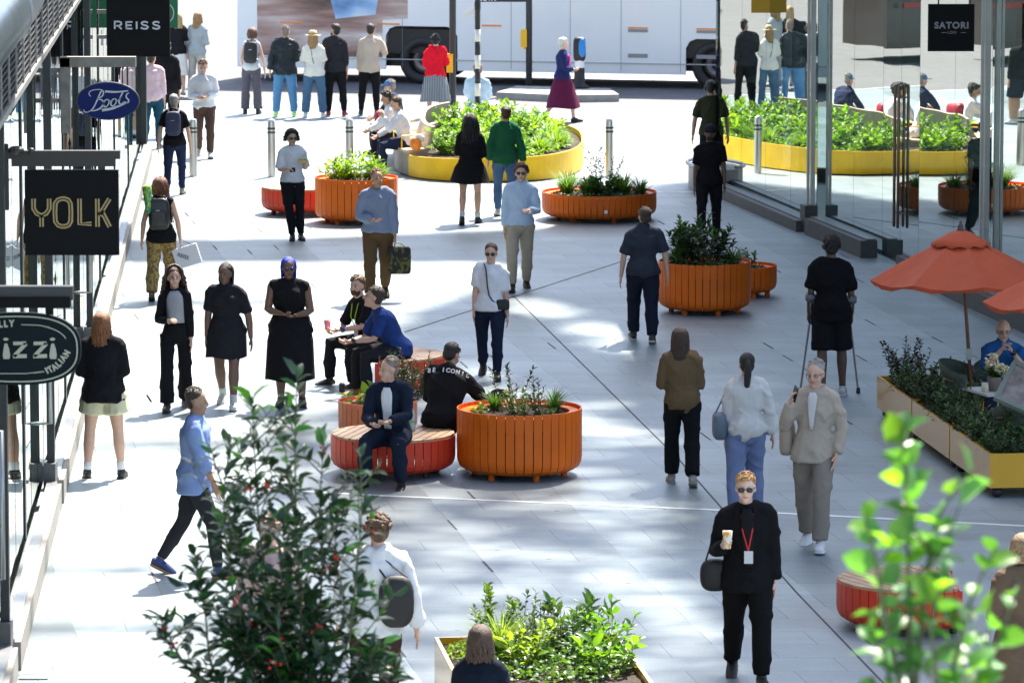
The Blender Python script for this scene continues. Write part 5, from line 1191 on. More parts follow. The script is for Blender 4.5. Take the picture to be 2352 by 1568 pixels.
    body.tube([hp3(0,-.088,.02),hp3(0,-.104,-.018),hp3(0,-.100,-.026)],[.010,.014,.013],8)
    for sd in(-1,1): body.ell(hp3(sd*.076,.005,-.005),(.010,.020,.032),8,6,M=Hm); body.ell(hp3(sd*.040,-.065,-.03),(.022,.02,.024),8,6,M=Hm)
    # features and hands added after the remesh, in the same mesh
    ex=MB()
    for sd in(-1,1):
        ex.ell(hp3(sd*.031,-.079,.003),(.011,.008,.0055),8,6,M=Hm,mi=1); ex.ell(hp3(sd*.031,-.087,.003),(.006,.004,.006),8,6,M=Hm,mi=2); ex.ell(hp3(sd*.032,-.085,.024),(.020,.007,.0042),8,5,M=Hm,mi=3)
    ex.ell(hp3(0,-.086,-.055),(.023,.008,.0055),8,6,M=Hm,mi=4)
    grip={'cup','chest','phone','strap','crutch','clasp','face','lap','belly','knee','prop','eat'}
    r.Palm=[]
    for i,sd in enumerate((-1,1)):
        d=HD[i]; an=arms[i] if isinstance(arms[i],str) else 'down'; curl=1.0 if an in grip else .35
        side=V3((0,-1,0))-d*V3((0,-1,0)).dot(d)
        if side.length<.4: side=V3((0,0,1))-d*V3((0,0,1)).dot(d)
        side.normalize(); pn=d.cross(side)*(-sd if side.z<.5 else sd) ; pn.normalize()
        if pn.dot(V3((-sd,0,0)))<0: pn=-pn
        p0=Wr[i]; p1=p0+d*.085; r.Palm.append(p0+d*.07+pn*.02)
        ex.tube([p0-d*.01,p0+d*.03,p1],[(.024,.018),(.036,.017),(.037,.014)],8,hint=side)
        for k in range(4):
            b=p1+side*(.027-.018*k)-d*.004; L=(.068,.076,.070,.054)[k]; c1=curl; q=b; dd=d; pts=[b]
            for j in range(3): dd=(dd+pn*.42*c1).normalized(); q=q+dd*L*(.45,.32,.23)[j]; pts.append(q)
            ex.tube(pts,[.0085,.008,.0075,.006],6)
        b=p0+d*.03+side*.03; dd=(side*.8+d*.6+pn*.3).normalized(); q=b+dd*.035; q2=q+(d*.8+pn*.5*c1+side*.2).normalized()*.03; ex.tube([b,q,q2],[.011,.0095,.008],6)
    t=thing('person',label,'person',loc,R(yaw),group); t.scale=(s,s,s); r.t=t
    r.h=hp3
    bm_=remesh(body,.0115,skin(sk),'body',t,3,extra=(ex,[mat('eye_white',(.35,.33,.31),.4),mat('iris',(.03,.02,.015),.2),mat('brow',hair[1] if hair[0]!='bald' else (.2,.17,.14),.9),mat('lips',(sk[0]*.8,sk[1]*.5,sk[2]*.5),.5)]))
    # clothes
    top=top or {}; bottom=bottom or {}
    def sleeve(m,sl,inf,taper=0):
        if sl<=0: return
        for i in(0,1):
            if sl<=1: pts=[Sh[i],Sh[i].lerp(El[i],.4*sl),Sh[i].lerp(El[i],sl)]; rr=[.049*w+inf,.048*w+inf,.046*w+inf*1.3]
            else: f=sl-1; pts=[Sh[i],Sh[i].lerp(El[i],.5),El[i],El[i].lerp(Wr[i],.5*f),El[i].lerp(Wr[i],f)]; rr=[.047*w+inf,.044*w+inf,.038*w+inf,.037*w+inf,.028*w+inf*.9]
            m.tube(pts,rr,12,ck=.3)
    def tailp(hem):
        "centre line from waist to the hem, following the legs if they hang"
        if seat is None: return Pv-z0*hem
        return Pv-z0*min(hem,.06)
    if top.get('c') is not None:
        inf=.004+top.get('inf',.016)*.66; m=MB(); hem=top.get('hem',.1); fl=top.get('flare',0)*.7; bi=(.004+bottom.get('inf',.016)*.66)+.022 if hem>=.02 else 0; torso(m,inf,0 if hem>0 else 3)
        if hem>=.02: m.ell(Pv+z0*.01+V3((0,.045,0)),(.155*w+bi,.095*w+bi,.10*w+bi)); inf_t=max(inf,bi)
        else: inf_t=inf
        if hem>0: m.tube([W,Pv,tailp(hem)],[(.138*w+inf,.102*w+inf),(.166*w+inf_t,.122*w+inf_t),(.168*w+inf_t+fl,.127*w+inf_t+fl)],18,hint=lat,ck=.15)
        sleeve(m,top.get('sl',.5),inf)
        if top.get('collar'): m.tube([N-sp*.01,N+nk*.045],[(.066+inf,.06+inf),(.060+inf*.6,.056+inf*.6)],14)
        nm=top.get('name','shirt'); r.top=remesh(m,.014,cloth(top['c'],top.get('pat'),top.get('sh',.9)),nm,t,4,disp=top.get('disp',.006)*1.5,seed=seed)
        if top.get('hood'):
            m=MB(); m.tube([N+lat*.085-sp*.0+fwd*.03,N+lat*.06-fwd*.06-sp*.01,N-fwd*.10-sp*.04,N-lat*.06-fwd*.06-sp*.01,N-lat*.085+fwd*.03],[.028,.036,.048,.036,.028],10); m.ell(N-fwd*.10-sp*.04,(.10,.055,.10))
            remesh(m,.014,cloth(top['c']),'hood',t,3,disp=.005,seed=seed)
        if top.get('inner') is not None: # open front: shirt seen in a V or strip
            c2=top['inner']; wt,wb,zb=top.get('v',(.075,.03,.12)); m=MB(); vs=[];fs=[]; nn=8
            for j in range(nn+1):
                f=j/nn; ctr=N.lerp(W-sp*zb,f); ry=(.058+inf if f<.05 else .075+.042*min(1,f*3.2))*w+inf+.010+(.012 if 0 else 0); hw=wt*(1-f)+wb*f; hw*=min(1,.5+f*3) if f<.2 else 1
                for k in range(7): x=-hw+2*hw*k/6; vs.append(ctr+lat*x+fwd*(ry*math.sqrt(max(.05,1-(x/(.18*w))**2))))
            for j in range(nn):
                for k in range(6): q=j*7+k; fs.append((q,q+1,q+8,q+7))
            m.add(vs,fs); o=m.build('inner_shirt',cloth(c2,top.get('ipat')),t,smooth=True); sd_=o.modifiers.new('s','SOLIDIFY'); sd_.thickness=.012; sd_.offset=-1
            if top.get('lapel',1):
                for sd in(-1,1):
                    m=MB(); vs=[]; 
                    for f,x0,x1 in ((0,.055,.085),(.25,wt*.9,wt+.055),(.5,wt*.75,wt+.045),(.8,wb*1.1,wb+.02)):
                        ctr=N.lerp(W-sp*zb,f); ry=(.06+.05*min(1,f*3.2))*w+inf+.016
                        for x in (x0,x1): vs.append(ctr+lat*sd*x+fwd*(ry*math.sqrt(max(.05,1-(x/(.18*w))**2))))
                    m.add(vs,[(0,1,3,2),(2,3,5,4),(4,5,7,6)]); o=m.build('lapel',cloth(top['c']),t); q_=o.modifiers.new('s','SOLIDIFY'); q_.thickness=.006
    if bottom.get('c') is not None:
        k=bottom.get('k','trousers'); inf=.004+bottom.get('inf',.016)*.66; m=MB(); L=bottom.get('len',1.93)
        if k in('trousers','shorts'):
            m.tube([Pv+(W-Pv)*.55,Pv,Pv-z0*.07],[(.150*w+inf*.8,.112*w+inf*.8),(.166*w+inf,.122*w+inf),(.160*w+inf,.118*w+inf)],18,hint=lat); m.ell(Pv-z0*.03+V3((0,.045,0)),(.155*w+inf,.095*w+inf,.115*w+inf))
            fl=bottom.get('flare',0)
            for i in(0,1):
                if L<=1: e=A[i].lerp(Kn[i],L); m.tube([A[i],A[i].lerp(e,.5),e],[.093*w+inf,.088*w+inf+fl*.5,.080*w+inf+fl],14,ck=.2)
                else: f=L-1; e=Kn[i].lerp(An[i],f); m.tube([A[i],A[i].lerp(Kn[i],.4),Kn[i],Kn[i].lerp(e,.5),e],[.091*w+inf,.083*w+inf,.058*w+inf+fl*.3,.055*w+inf+fl*.6,.042*w+inf+fl],14,ck=.2)
        else:
            f0=bottom.get('flare',.06); zt_=Pv.z+(W.z-Pv.z)*.6; zb=bottom.get('z',.5); n=8; pl=bottom.get('pleat',0)
            cx0=(Kn[0]+Kn[1])/2; vs=[];fs=[]; sg=56
            for j in range(n+1):
                f=j/n; z=zt_+(zb-zt_)*f; cy=Pv.y+(cx0.y-Pv.y)*f*.6+ (W.y-Pv.y)*(1-f)*.6
                rx=(.140+.05*min(1,f*3)+f0*f)*w+inf*.6; ry=(.106+.035*min(1,f*3)+f0*f)*w+inf*.6+.03*f
                for q in range(sg):
                    a=2*math.pi*q/sg; pm=1+(pl*f*math.cos(14*a+seed))+.02*f*math.sin(5*a+seed+f*2); vs.append((Pv.x+rx*pm*math.cos(a),cy+ry*pm*math.sin(a),z+(.012*math.sin(3*a+seed) if j==n else 0)))
            for j in range(n):
                for q in range(sg): fs.append((j*sg+q,j*sg+(q+1)%sg,(j+1)*sg+(q+1)%sg,(j+1)*sg+q))
            fs.append(tuple(range(sg)))
            m.add(vs,fs); o=m.build(bottom.get('name','skirt'),cloth(bottom['c'],bottom.get('pat')),t,smooth=True); m=None
        if m is not None: remesh(m,.014,cloth(bottom['c'],bottom.get('pat')),bottom.get('name',k),t,4,disp=bottom.get('disp',.006)*1.4,seed=seed+3)
    if top.get('belt'): m=MB(); q=Pv+(W-Pv)*.45; m.tube([q-sp*.017,q+sp*.017],[(.168*w,.130*w)]*2,20,hint=lat,cap=False); m.build('belt',mat('belt',(.02,.015,.012),.5),t,smooth=True)
    # shoes
    if shoes is not None:
        for i in(0,1):
            sd=2*i-1; fd=V3((.12*sd,-1,-r.pit[i])).normalized(); a=An[i]; up=V3((0,0,1))-fd*fd.z; up.normalize(); x=fd.cross(up)
            sm_=MB(); Mx=Matrix((x,-fd,up)).transposed()
            sm_.tube([a-fd*.045-up*.035,a-fd*.01-up*.03,a+fd*.06-up*.035,a+fd*.13-up*.046,a+fd*.175-up*.052],[(.036,.038),(.041,.048),(.046,.043),(.047,.032),(.038,.023)],12,hint=x)
            sm_.tube([a+up*.015,a-up*.03],[.042,.046],10)
            sh_=sm_.build('shoe',mat('shoe',shoes,.5,var=.1),t,smooth=True)
            so_=MB(); so_.ell(a+fd*.063-up*.072,(.047,.128,.014),14,6,.45,M=Mx); so_.build('sole',mat('sole',rz_shoe or (.03,.03,.03),.7),sh_)
            if socks is not None: q=MB(); q.tube([a+(Kn[i]-a)*.02,a+(Kn[i]-a)*.22],[.041,.046],10); q.build('sock',cloth(socks),t,smooth=True)
    hairf(r,t,hair,seed)
    for e in extra: e(r,t)
    return r
def hairf(r,t,hair,seed):
    k,c=hair[0],hair[1]; m=MB(); h=r.h; Hm=r.Hm; hm=mat('hair',c,.55,0,var=.35,scale=30,bump=.6,bscale=120); rnd=random.Random(int(seed*1000))
    def cap(th=.0,yy=.018,low=0): m.ell(h(0,yy+.012,.054),(.080+th,.090+th,.080+th),16,10,M=Hm); m.ell(h(0,.050,.0-low),(.072+th,.056+th,.075+th),14,8,M=Hm)
    def strands(n,L,a0,a1,r0=.013,out=.006,wave=.006,front=0,conv=.75):
        for i in range(n):
            a=R(a0+(a1-a0)*(i+.5)/n+rnd.uniform(-3,3)); LL=L*rnd.uniform(.85,1.08); pts=[];rr=[]
            for q in range(9):
                f=q/8; 
                if f<.38: p=f/.38*R(88)+R(6); x=math.sin(a)*math.sin(p)*(.080+out); y=math.cos(a)*math.sin(p)*(.096+out)+.015; z=.035+math.cos(p)*(.090+out); hp_=h(x,y,z)
                else: hp_=base_+V3((-(base_-r.HC).x*(1-conv)*(f-.38)/.62,(.02)*(f-.38)*math.cos(a),-LL*(f-.38)/.62)); hp_=hp_+V3((math.sin(f*14+i*2)*wave,math.cos(f*13+i)*wave,0))
                if f<.38: base_=hp_
                pts.append(hp_); rr.append(r0*(1-.5*max(0,f-.3)))
            m.tube(pts,rr,5)
    if k=='short': 
        cap(.002)
        for i in range(46): a=rnd.uniform(0,6.28); p=rnd.uniform(0,1.15); q0=h(math.sin(a)*math.sin(p)*.078,.018+math.cos(a)*math.sin(p)*.092,.042+math.cos(p)*.083); q1=h(math.sin(a+.4)*math.sin(p+.25)*.088,.014+math.cos(a+.4)*math.sin(p+.25)*.102,.046+math.cos(p+.25)*.094); m.tube([q0,q1],[.015,.006],5)
    elif k=='crop':
        cap(-.001,.016)
        for i in range(60): a=rnd.uniform(0,6.28); p=rnd.uniform(0,1.35 if math.cos(a)>0 else .8); m.ell(h(math.sin(a)*math.sin(p)*.078,.030+math.cos(a)*math.sin(p)*.088,.054+math.cos(p)*.078),[rnd.uniform(.008,.014)]*3,5,4)
    elif k=='bald': m.ell(h(0,.035,.0),(.080,.078,.045),14,8,M=Hm)
    elif k=='long': cap(.004); strands(52,hair[2],-98,98,.014,wave=.008,conv=1.2); 
    elif k=='longstraight': cap(.003); strands(60,hair[2],-94,94,.013,out=.008,wave=.003,conv=1.15)
    elif k=='wavy':
        cap(.006); strands(56,hair[2],-100,100,.018,.024,wave=.022,conv=1.35)
    elif k=='bob': cap(.006); strands(46,.10,-98,98,.015,.010,wave=.001,conv=1)
    elif k=='braids': cap(.002); strands(34,hair[2],-98,98,.008,.008,wave=.003,conv=.92)
    elif k=='curly':
        cap(.006)
        for i in range(110): a=rnd.uniform(0,6.28); p=rnd.uniform(0,1.75); 
        for i in range(150):
            a=rnd.uniform(0,6.28); p=rnd.uniform(0,1.9 if math.cos(a)>-.1 else .85); R_=1+rnd.uniform(.0,.16); m.ell(h(math.sin(a)*math.sin(p)*.084*R_,.018+math.cos(a)*math.sin(p)*.1*R_,.036+math.cos(p)*.09*R_),[rnd.uniform(.014,.024)]*3,7,5)
        if len(hair)>2 and hair[2]: strands(40,hair[2],-100,100,.018,.02,wave=.02,conv=1.1)
    elif k=='pony': cap(.003); b=h(0,.115,.05); m.tube([b,b+V3((0,.03,-.05)),b+V3((.005,.03,-.14)),b+V3((.01,.01,-.26)),b+V3((.012,-.01,-.36))],[.026,.036,.040,.030,.012],10); 
    elif k=='bun': cap(.003); m.ell(h(0,.115,.06),(.042,.04,.04),10,8)
    elif k=='afro':
        for i in range(240): a=rnd.uniform(0,6.28); p=rnd.uniform(0,1.95 if math.cos(a)>-.1 else .85); m.ell(h(math.sin(a)*math.sin(p)*.088,.02+math.cos(a)*math.sin(p)*.104,.035+math.cos(p)*.1),[rnd.uniform(.015,.022)]*3,6,4)
        cap(.006)
    m.build('hair',hm,t,smooth=True)
# wearable pieces (children)
def shades(r,t):
    m=MB()
    for sd in(-1,1): m.ell(r.h(sd*.033,-.094,.006),(.027,.008,.020),10,6,.8,M=r.Hm); m.tube([r.h(sd*.06,-.088,.012),r.h(sd*.08,.0,.012)],[.003,.003],5)
    m.tube([r.h(-.02,-.098,.012),r.h(.02,-.098,.012)],[.004,.004],5); m.build('sunglasses',mat('lens_dark',(.01,.01,.012),.12),t,smooth=True)
def specs(r,t):
    m=MB()
    for sd in(-1,1): m.tube([r.h(sd*.033+.022*math.cos(a),-.096,.004+.017*math.sin(a)) for a in [k*.7 for k in range(10)]],[.002]*10,4); m.tube([r.h(sd*.055,-.092,.01),r.h(sd*.08,.0,.01)],[.0022,.0022],4)
    m.build('glasses',mat('frame_specs',(.02,.02,.02),.4),t)
def beard(c,k=1): 
    def f(r,t):
        m=MB(); m.ell(r.h(0,-.030,-.058),(.058,.066,.058),14,10,M=r.Hm)
        m.build('beard',mat('hair',c,.8,bump=.5,bscale=120),t,smooth=True)
    return f
def phones(r,t):
    m=MB(); m.tube([r.h(.09*math.sin(a),.005,.03+.105*math.cos(a)) for a in [R(q) for q in range(-90,91,20)]],[.009]*10,6)
    for sd in(-1,1): m.ell(r.h(sd*.088,.005,0),(.022,.038,.045),12,8)
    m.build('headphones',mat('headphone',(.02,.02,.02),.5),t,smooth=True)
def strawhat(r,t):
    m=MB(); c=r.h(0,.01,.075); q=MB(); q.lathe([(.0,.085),(.05,.088),(.078,.07),(.085,.03),(.09,.0),(.13,-.012),(.165,-.006),(.167,-.010),(.13,-.018),(.08,-.01)],24); m.add([c+r.Hm@V3(v) for v in q.v],q.f); m.build('straw_hat',mat('straw',(.62,.48,.27),.7,bump=.4,bscale=120),t,smooth=True)
    m=MB(); q=MB(); q.lathe([(.088,.03),(.093,.002)],24); m.add([c+r.Hm@V3(v) for v in q.v],q.f); m.build('hat_band',mat('hat_band',(.03,.03,.03),.7),t,smooth=True)
def capf(c):
    def f(r,t):
        m=MB(); m.ell(r.h(0,.012,.055),(.086,.102,.082),16,8,M=r.Hm); m.ell(r.h(0,-.11,.055),(.06,.055,.008),12,6,M=r.Hm); m.build('cap',cloth(c),t,smooth=True)
    return f
def watch(i,c=(.02,.02,.02)):
    def f(r,t):
        d=r.HD[i]; p=r.Wr[i]-d*.03; m=MB(); m.tube([p-d*.012,p+d*.012],[.033,.033],10); m.ell(p+V3((0,-.022,.022)),(.018,.018,.018)); m.build('watch',mat('watch',c,.35),t,smooth=True)
    return f
def lanyard(c,card=(.5,.5,.5),low=.24):
    def f(r,t):
        w_=.138; m=MB()
        for sd in(-1,1): m.tube([r.N+r.lat*sd*.055+r.sp*.01,r.N+r.lat*sd*.055+r.fwd*.085-r.sp*.04,r.C+r.lat*sd*.04+r.fwd*(w_+.030),r.N-r.sp*low+r.fwd*(w_+.035)],[.006]*4,5)
        m.build('lanyard',mat('ribbon',c,.6),t); m=MB(); p=r.N-r.sp*(low+.05)+r.fwd*(w_+.04); m.box(p,(.07,.008,.10)); m.build('badge_card',mat('card',card,.5),t)
    return f
def strap(c,side,w=.014,drop=.0):
    def f(r,t):
        m=MB(); a=r.Sh[0 if side<0 else 1].lerp(r.N,.4)+V3((0,0,.055)); pts=[a,a.lerp(r.C,.5)+r.fwd*.15+V3((0,0,.02)),r.W+r.fwd*.16,r.Pv+r.lat*(-side)*.13+r.fwd*.11+V3((0,0,.02)),r.Pv-r.lat*side*.20,r.Pv+r.lat*(-side)*.13-r.fwd*.11,r.W-r.fwd*.13,a.lerp(r.C,.5)-r.fwd*.13,a]
        m.tube([tuple(p) for p in spline(pts,3)],[(w,.005)]*(len(pts)*3-2),6,hint=r.lat); m.build('strap',mat('strap',c,.6),t)
    return f
def tee_text(body,size,c,z=.0,arc=1):
    def f(r,t):
        n=len(body); back=-r.fwd
        for i,ch in enumerate(body):
            if ch==' ': continue
            x=(i-(n-1)/2)*size*.80; ph=x/.23
            p=r.C+r.sp*(.115-.5*x*x+z)+r.lat*(-x)*1.0+back*(.150*math.cos(ph)-.0)
            # letters face backwards
            M=Matrix((-r.lat,r.sp,back)).transposed(); o=textmesh('letter',ch,size,mat('print_white',(.75,.75,.75),.7),t,p+back*.012,(0,0,0),bold=size*.03,ext=.004); o.rotation_euler=(Matrix.Rotation(-ph*.9,3,r.sp)@M).to_euler()
    return f
# carried things (top level)
def world(r,p): 
    t=r.t; return V3(t.location)+rotz(t.rotation_euler[2])@(V3(p)*r.s)
def carried(r,name,label,cat,p,parts,group=None):
    "parts: list of (part name, MB in the carrier's frame, material, smooth)"
    o=thing(name,label,cat,world(r,p),r.t.rotation_euler[2],group); o.scale=(r.s,)*3
    for nm,mb,m_,sm in parts: mb.build(nm,m_,o,smooth=sm,off=p)
    return o
def backpack(r,label,c,w=.28,h=.40,d=.14,logo=None,rough=.6,flap=True,low=0):
    p=r.C-r.fwd*(.125+d*.5)-r.sp*(.06+low); Mx=Matrix((r.lat,-r.fwd,r.sp)).transposed(); m=MB(); m.ell(p,(w/2,d/2,h/2),16,12,.5,M=Mx); m2=MB(); m2.ell(p-r.fwd*d*.42-r.sp*h*.12,(w*.4,d*.22,h*.27),12,8,.5,M=Mx)
    m3=MB()
    for sd in(-1,1): m3.tube([p+r.lat*sd*w*.3+r.sp*h*.42+r.fwd*.03,r.Sh[(sd+1)//2].lerp(r.N,.42)+V3((0,0,.058))-r.fwd*.03,r.Sh[(sd+1)//2].lerp(r.N,.35)+r.fwd*.10+V3((0,0,-.02)),r.C+r.lat*sd*.115+r.fwd*.13,r.W+r.lat*sd*.155+r.fwd*.04,p+r.lat*sd*w*.42-r.sp*h*.36+r.fwd*.03],[(.022,.006)]*6,6,hint=r.lat)
    m3.tube([p+r.sp*h*.49+r.lat*.03,p+r.sp*h*.56,p+r.sp*h*.49-r.lat*.03],[.007]*3,5)
    fm=mat('bag_fabric',c,rough,var=.15,scale=8,bump=.3,bscale=30); parts=[('bag_body',m,fm,True),('pocket',m2,fm,True),('strap',m3,fm,True)]
    if logo: q=MB(); q.box(p-r.fwd*(d*.56)+r.sp*h*.1,(.06,.01,.035),rot=Mx); parts.append(('patch',q,mat('patch',logo,.5),False))
    return carried(r,'backpack',label,'backpack',tuple(p),parts)
def totebag(r,name,label,cat,p,w,d,h,c,strapto=None,e=.35,rough=.65,ang=0,mt=None,taper=None,text=None):
    Mx=Matrix.Rotation(R(ang),3,'Z'); m=MB(); m.ell(V3(p),(w/2,d/2,h/2),16,12,e,M=Mx); fm=mt or mat('bag_fabric',c,rough,var=.12,scale=8,bump=.2,bscale=30); parts=[('bag_body',m,fm,True)]
    s_=MB(); q=V3(p)
    if strapto is not None:
        for sd in(-1,1): 
            a=q+Mx@V3((sd*w*.3,0,h*.46)); b=V3(strapto); s_.tube([a,a.lerp(b,.55)+Mx@V3((sd*.01,0,.01)),b],[.008]*3,5)
        parts.append(('handle',s_,mat('strap',tuple(x*.6 for x in c),.6),False))
    return carried(r,name,label,cat,p,parts)
def phone(r,i,label): 
    p=r.Palm[i]; m=MB(); Mx=r.HD[i].to_track_quat('Z','Y').to_matrix(); m.box(p+r.HD[i]*.03,(.010,.07,.145),rot=Mx); return carried(r,'phone',label,'phone',tuple(p),[('case',m,mat('phone_black',(.012,.012,.014),.25),False)])
def at(u,v): g=G(u,v); return (g.x,g.y,0)
def T(c,sl=.5,**k): return dict(c=c,sl=sl,**k)
K0=(.010,.010,.012); KT=(.014,.014,.017); WT=(.72,.73,.76); NV=(.012,.018,.04)
# far crowd waiting at the kerb, backs to us
gw='people waiting at the kerb with their backs turned'
r=person('person with brown bob and headphones in white vest and wide grey trousers',at(578,262),176,1.68,SKP,('wide','pocket'),top=T((.62,.62,.64),0,hem=.02,inf=.01),bottom=dict(c=(.11,.10,.12),flare=.035,inf=.022),hair=('bob',(.13,.06,.03)),extra=(phones,),group=gw,female=True,w=.9)
backpack(r,'black backpack with small white logo on the person with the brown bob',(.015,.016,.018),.28,.44,.14,logo=(.5,.5,.5))
person('person with shaved head in black leather jacket, blue jeans and lime green trainers',at(655,269),182,1.78,SKL,('belly','wide'),('wide','wide'),top=T((.022,.028,.034),1.95,inf=.034,hem=.13,flare=.02,disp=.014,sh=.42,name='jacket'),bottom=dict(c=(.10,.24,.42),inf=.024),shoes=(.45,.8,.25),rz_shoe=(.7,.8,.5),hair=('crop',(.20,.15,.12)),group=gw,w=1.08)
person('person in straw hat with long fair hair, cream t-shirt and blue cargo trousers',at(722,270),180,1.66,SKP,('belly','belly'),('wide','wide'),top=T((.66,.64,.58),.9,inf=.04,hem=.10),bottom=dict(c=(.07,.14,.23),inf=.035,flare=.01),shoes=(.6,.65,.6),rz_shoe=(.8,.5,.8),hair=('long',(.36,.21,.09),.26),extra=(strawhat,strap((.03,.03,.03),1,.007)),group=gw,female=True)
person('person in dark hooded top and black joggers with red trainers looking right',at(770,268),176,1.80,SKM,('down','belly'),('wide','stand'),head=(55,0),top=T((.022,.023,.028),1.5,inf=.03,hood=1,name='hoodie'),bottom=dict(c=K0,inf=.022,flare=-.006),shoes=(.25,.015,.025),rz_shoe=(.55,.5,.5),hair=('short',HK),extra=(beard((.02,.014,.01)),),group=gw)
person('person in beige sweatshirt and black joggers with one hand raised to the face',at(850,266),178,1.79,SKL,('phone','down'),('stand','wide'),top=T((.50,.42,.34),1.95,inf=.03,hem=.12,name='sweatshirt'),bottom=dict(c=K0,inf=.018,flare=-.006),shoes=(.02,.022,.025),rz_shoe=(.35,.38,.4),hair=('short',(.02,.013,.01)),group=gw)
person('person in bright red cardigan with crossed straps and grey pleated skirt near the traffic pole',at(1000,272),185,1.62,SKP,('belly','belly'),top=T((.75,.012,.03),1.95,inf=.035,disp=.012,name='cardigan'),bottom=dict(k='skirt',c=(.10,.11,.12),z=.36,flare=.10,pleat=.06,pat=('vstripe',(.35,.36,.38),9)),shoes=(.3,.25,.2),hair=('curly',HK),female=True,w=1.05,group=gw)
# people at the road, right
person('person with white hair in navy coat carrying a magenta shawl over a plum skirt',at(1292,281),95,1.66,SKP,('belly','belly'),('f','b'),top=T((.02,.025,.10),1.9,inf=.03,flare=.03,name='coat'),bottom=dict(k='skirt',c=(.10,.012,.045),z=.30,flare=.17),shoes=(.05,.01,.015),hair=('short',HW),female=True,extra=(lambda r,t:remesh((lambda m:(m.tube([r.C+V3((.02,-.12,.05)),r.Pv+V3((.0,.02,-.02)),r.Pv+V3((.03,.10,-.32)),r.Pv+V3((.03,.18,-.55))],[(.09,.05),(.15,.12),(.20,.13),(.14,.07)],12),m)[1])(MB()),.02,cloth((.78,.008,.30)),'shawl',t,4,disp=.02,seed=2),))
# bench sitters
SY_=.455
def sit(label,x,y,yaw,**k): return person(label,(x,y,0),yaw,seat=k.pop('seat',.43),**k)
r=sit('person in white shirt on the yellow planter bench with a hand to the face',-1.80,85.9,-82,seat=SY_,H=1.76,arms=('knee','face'),legs=('sit','sit'),lean=(0,.28),head=(0,20),top=T(WT,1.9,inf=.028,hem=.05),bottom=dict(c=(.02,.03,.06),inf=.02),shoes=(.7,.7,.7),hair=('short',(.06,.035,.02)))
sit('person with curly dark hair in white shirt in the middle of the timber bench',-1.98,87.3,-82,seat=SY_,H=1.74,sk=SKM,arms=('knee','knee'),legs=('sitb','sit'),lean=(0,.32),head=(0,16),top=T(WT,1.9,inf=.026,hem=.05),bottom=dict(c=(.02,.014,.02),inf=.02),shoes=(.7,.7,.7),hair=('curly',HK,0))
r=sit('person in blue baseball cap and navy top at the far end of the timber bench',-2.02,89.6,-105,seat=SY_,H=1.76,arms=('knee','knee'),legs=('sit','sit'),lean=(0,.25),head=(0,12),top=T((.03,.04,.09),1.5,inf=.03,hem=.05),bottom=dict(c=(.05,.05,.07)),hair=('crop',HG),extra=(capf((.10,.2,.38)),))
m_=MB(); m_.ell((0,0,.2),(.11,.14,.2),14,10,.6); o_=thing('rucksack','red rucksack standing on the bench beside the person in the blue cap','rucksack',(-2.30,88.5,.46)); m_.build('bag_body',mat('bag_red',(.35,.01,.03),.5,var=.1),o_,smooth=True); m_=MB(); m_.ell((0,-.13,.14),(.08,.03,.10),10,8,.6); m_.build('pocket',mat('bag_red',(.35,.01,.03),.5,var=.1),o_,smooth=True)
sit('person in pale blue shirt seated beyond the yellow planter, facing the road',X(1097,93.3,1),93.3,178,seat=SY_,H=1.78,arms=('knee','knee'),legs=('sit','sit'),top=T((.42,.58,.75),1.9,inf=.03,hem=.05,collar=1),bottom=dict(c=(.3,.28,.25)),hair=('short',HLB))
o_=thing('stool_block','pale stone seat block beyond the yellow planter','seat',(X(1097,93.4,0),93.4,0)); m_=MB(); m_.box((0,0,.2),(1.3,.45,.39)); m_.build('block',conc,o_); m_=MB(); m_.box((0,0,.425),(1.34,.5,.05)); m_.build('seat',SEAT,o_)
m_=MB(); m_.ell((0,0,.11),(.10,.07,.11),12,8,.7); o_=thing('lunch_bag','small orange and clear plastic bag on the bench end','bag',(-1.62,85.1,.46)); m_.build('bag_body',mat('bag_orange',(.75,.22,.02),.35,var=.3,scale=20),o_,smooth=True); m_=MB(); m_.ell((.06,.02,.2),(.09,.06,.07),9,5,.8); m_.build('wrapper',mat('plastic_clear',(.7,.68,.65),.15),o_)
# left group
person('person in pale pink shirt and teal trousers by the end of the parade',at(350,343),178,1.78,SKL,('down','down'),('f2','b2'),top=T((.68,.50,.54),1.6,inf=.028,hem=.03,belt=1),bottom=dict(c=(.015,.07,.11),inf=.014,flare=-.004),shoes=(.03,.02,.02),hair=('short',(.04,.025,.02)))
person('person in black jacket and dark shorts seen behind the pink shirted one',(X(383,93,1),93,0),172,1.80,SKM,('down','down'),('f2','b2'),top=T(K0,1.9,inf=.03),bottom=dict(k='shorts',c=(.015,.018,.03),len=.95,inf=.035),shoes=(.5,.5,.5),hair=('short',HK))
person('person with long blond hair, black top and white skirt near the far left kerb',(X(407,103,1),103,0),200,1.68,SKP,('belly','belly'),('stand','cross'),top=T(KT,.9,inf=.02),bottom=dict(k='skirt',c=(.7,.68,.66),z=.42,flare=.04),shoes=(.4,.4,.4),hair=('longstraight',(.42,.28,.13),.22),female=True)
person('person with long sandy hair and grey jacket far left, beyond the man in white',(X(452,103,1),103,0),150,1.70,SKP,('belly','wide'),top=T((.32,.36,.38),1.9,inf=.035),bottom=dict(c=(.4,.4,.38),flare=.03),shoes=(.3,.3,.3),hair=('long',(.33,.19,.08),.30),female=True)
person('person in white shirt and brown trousers walking towards the camera on the left',at(470,362),2,1.78,SKL,('belly','belly'),('b','f'),head=(0,18),top=T(WT,1.8,inf=.032,hem=.03),bottom=dict(c=(.10,.06,.045),inf=.02),shoes=(.6,.58,.55),hair=('short',(.12,.06,.03)))
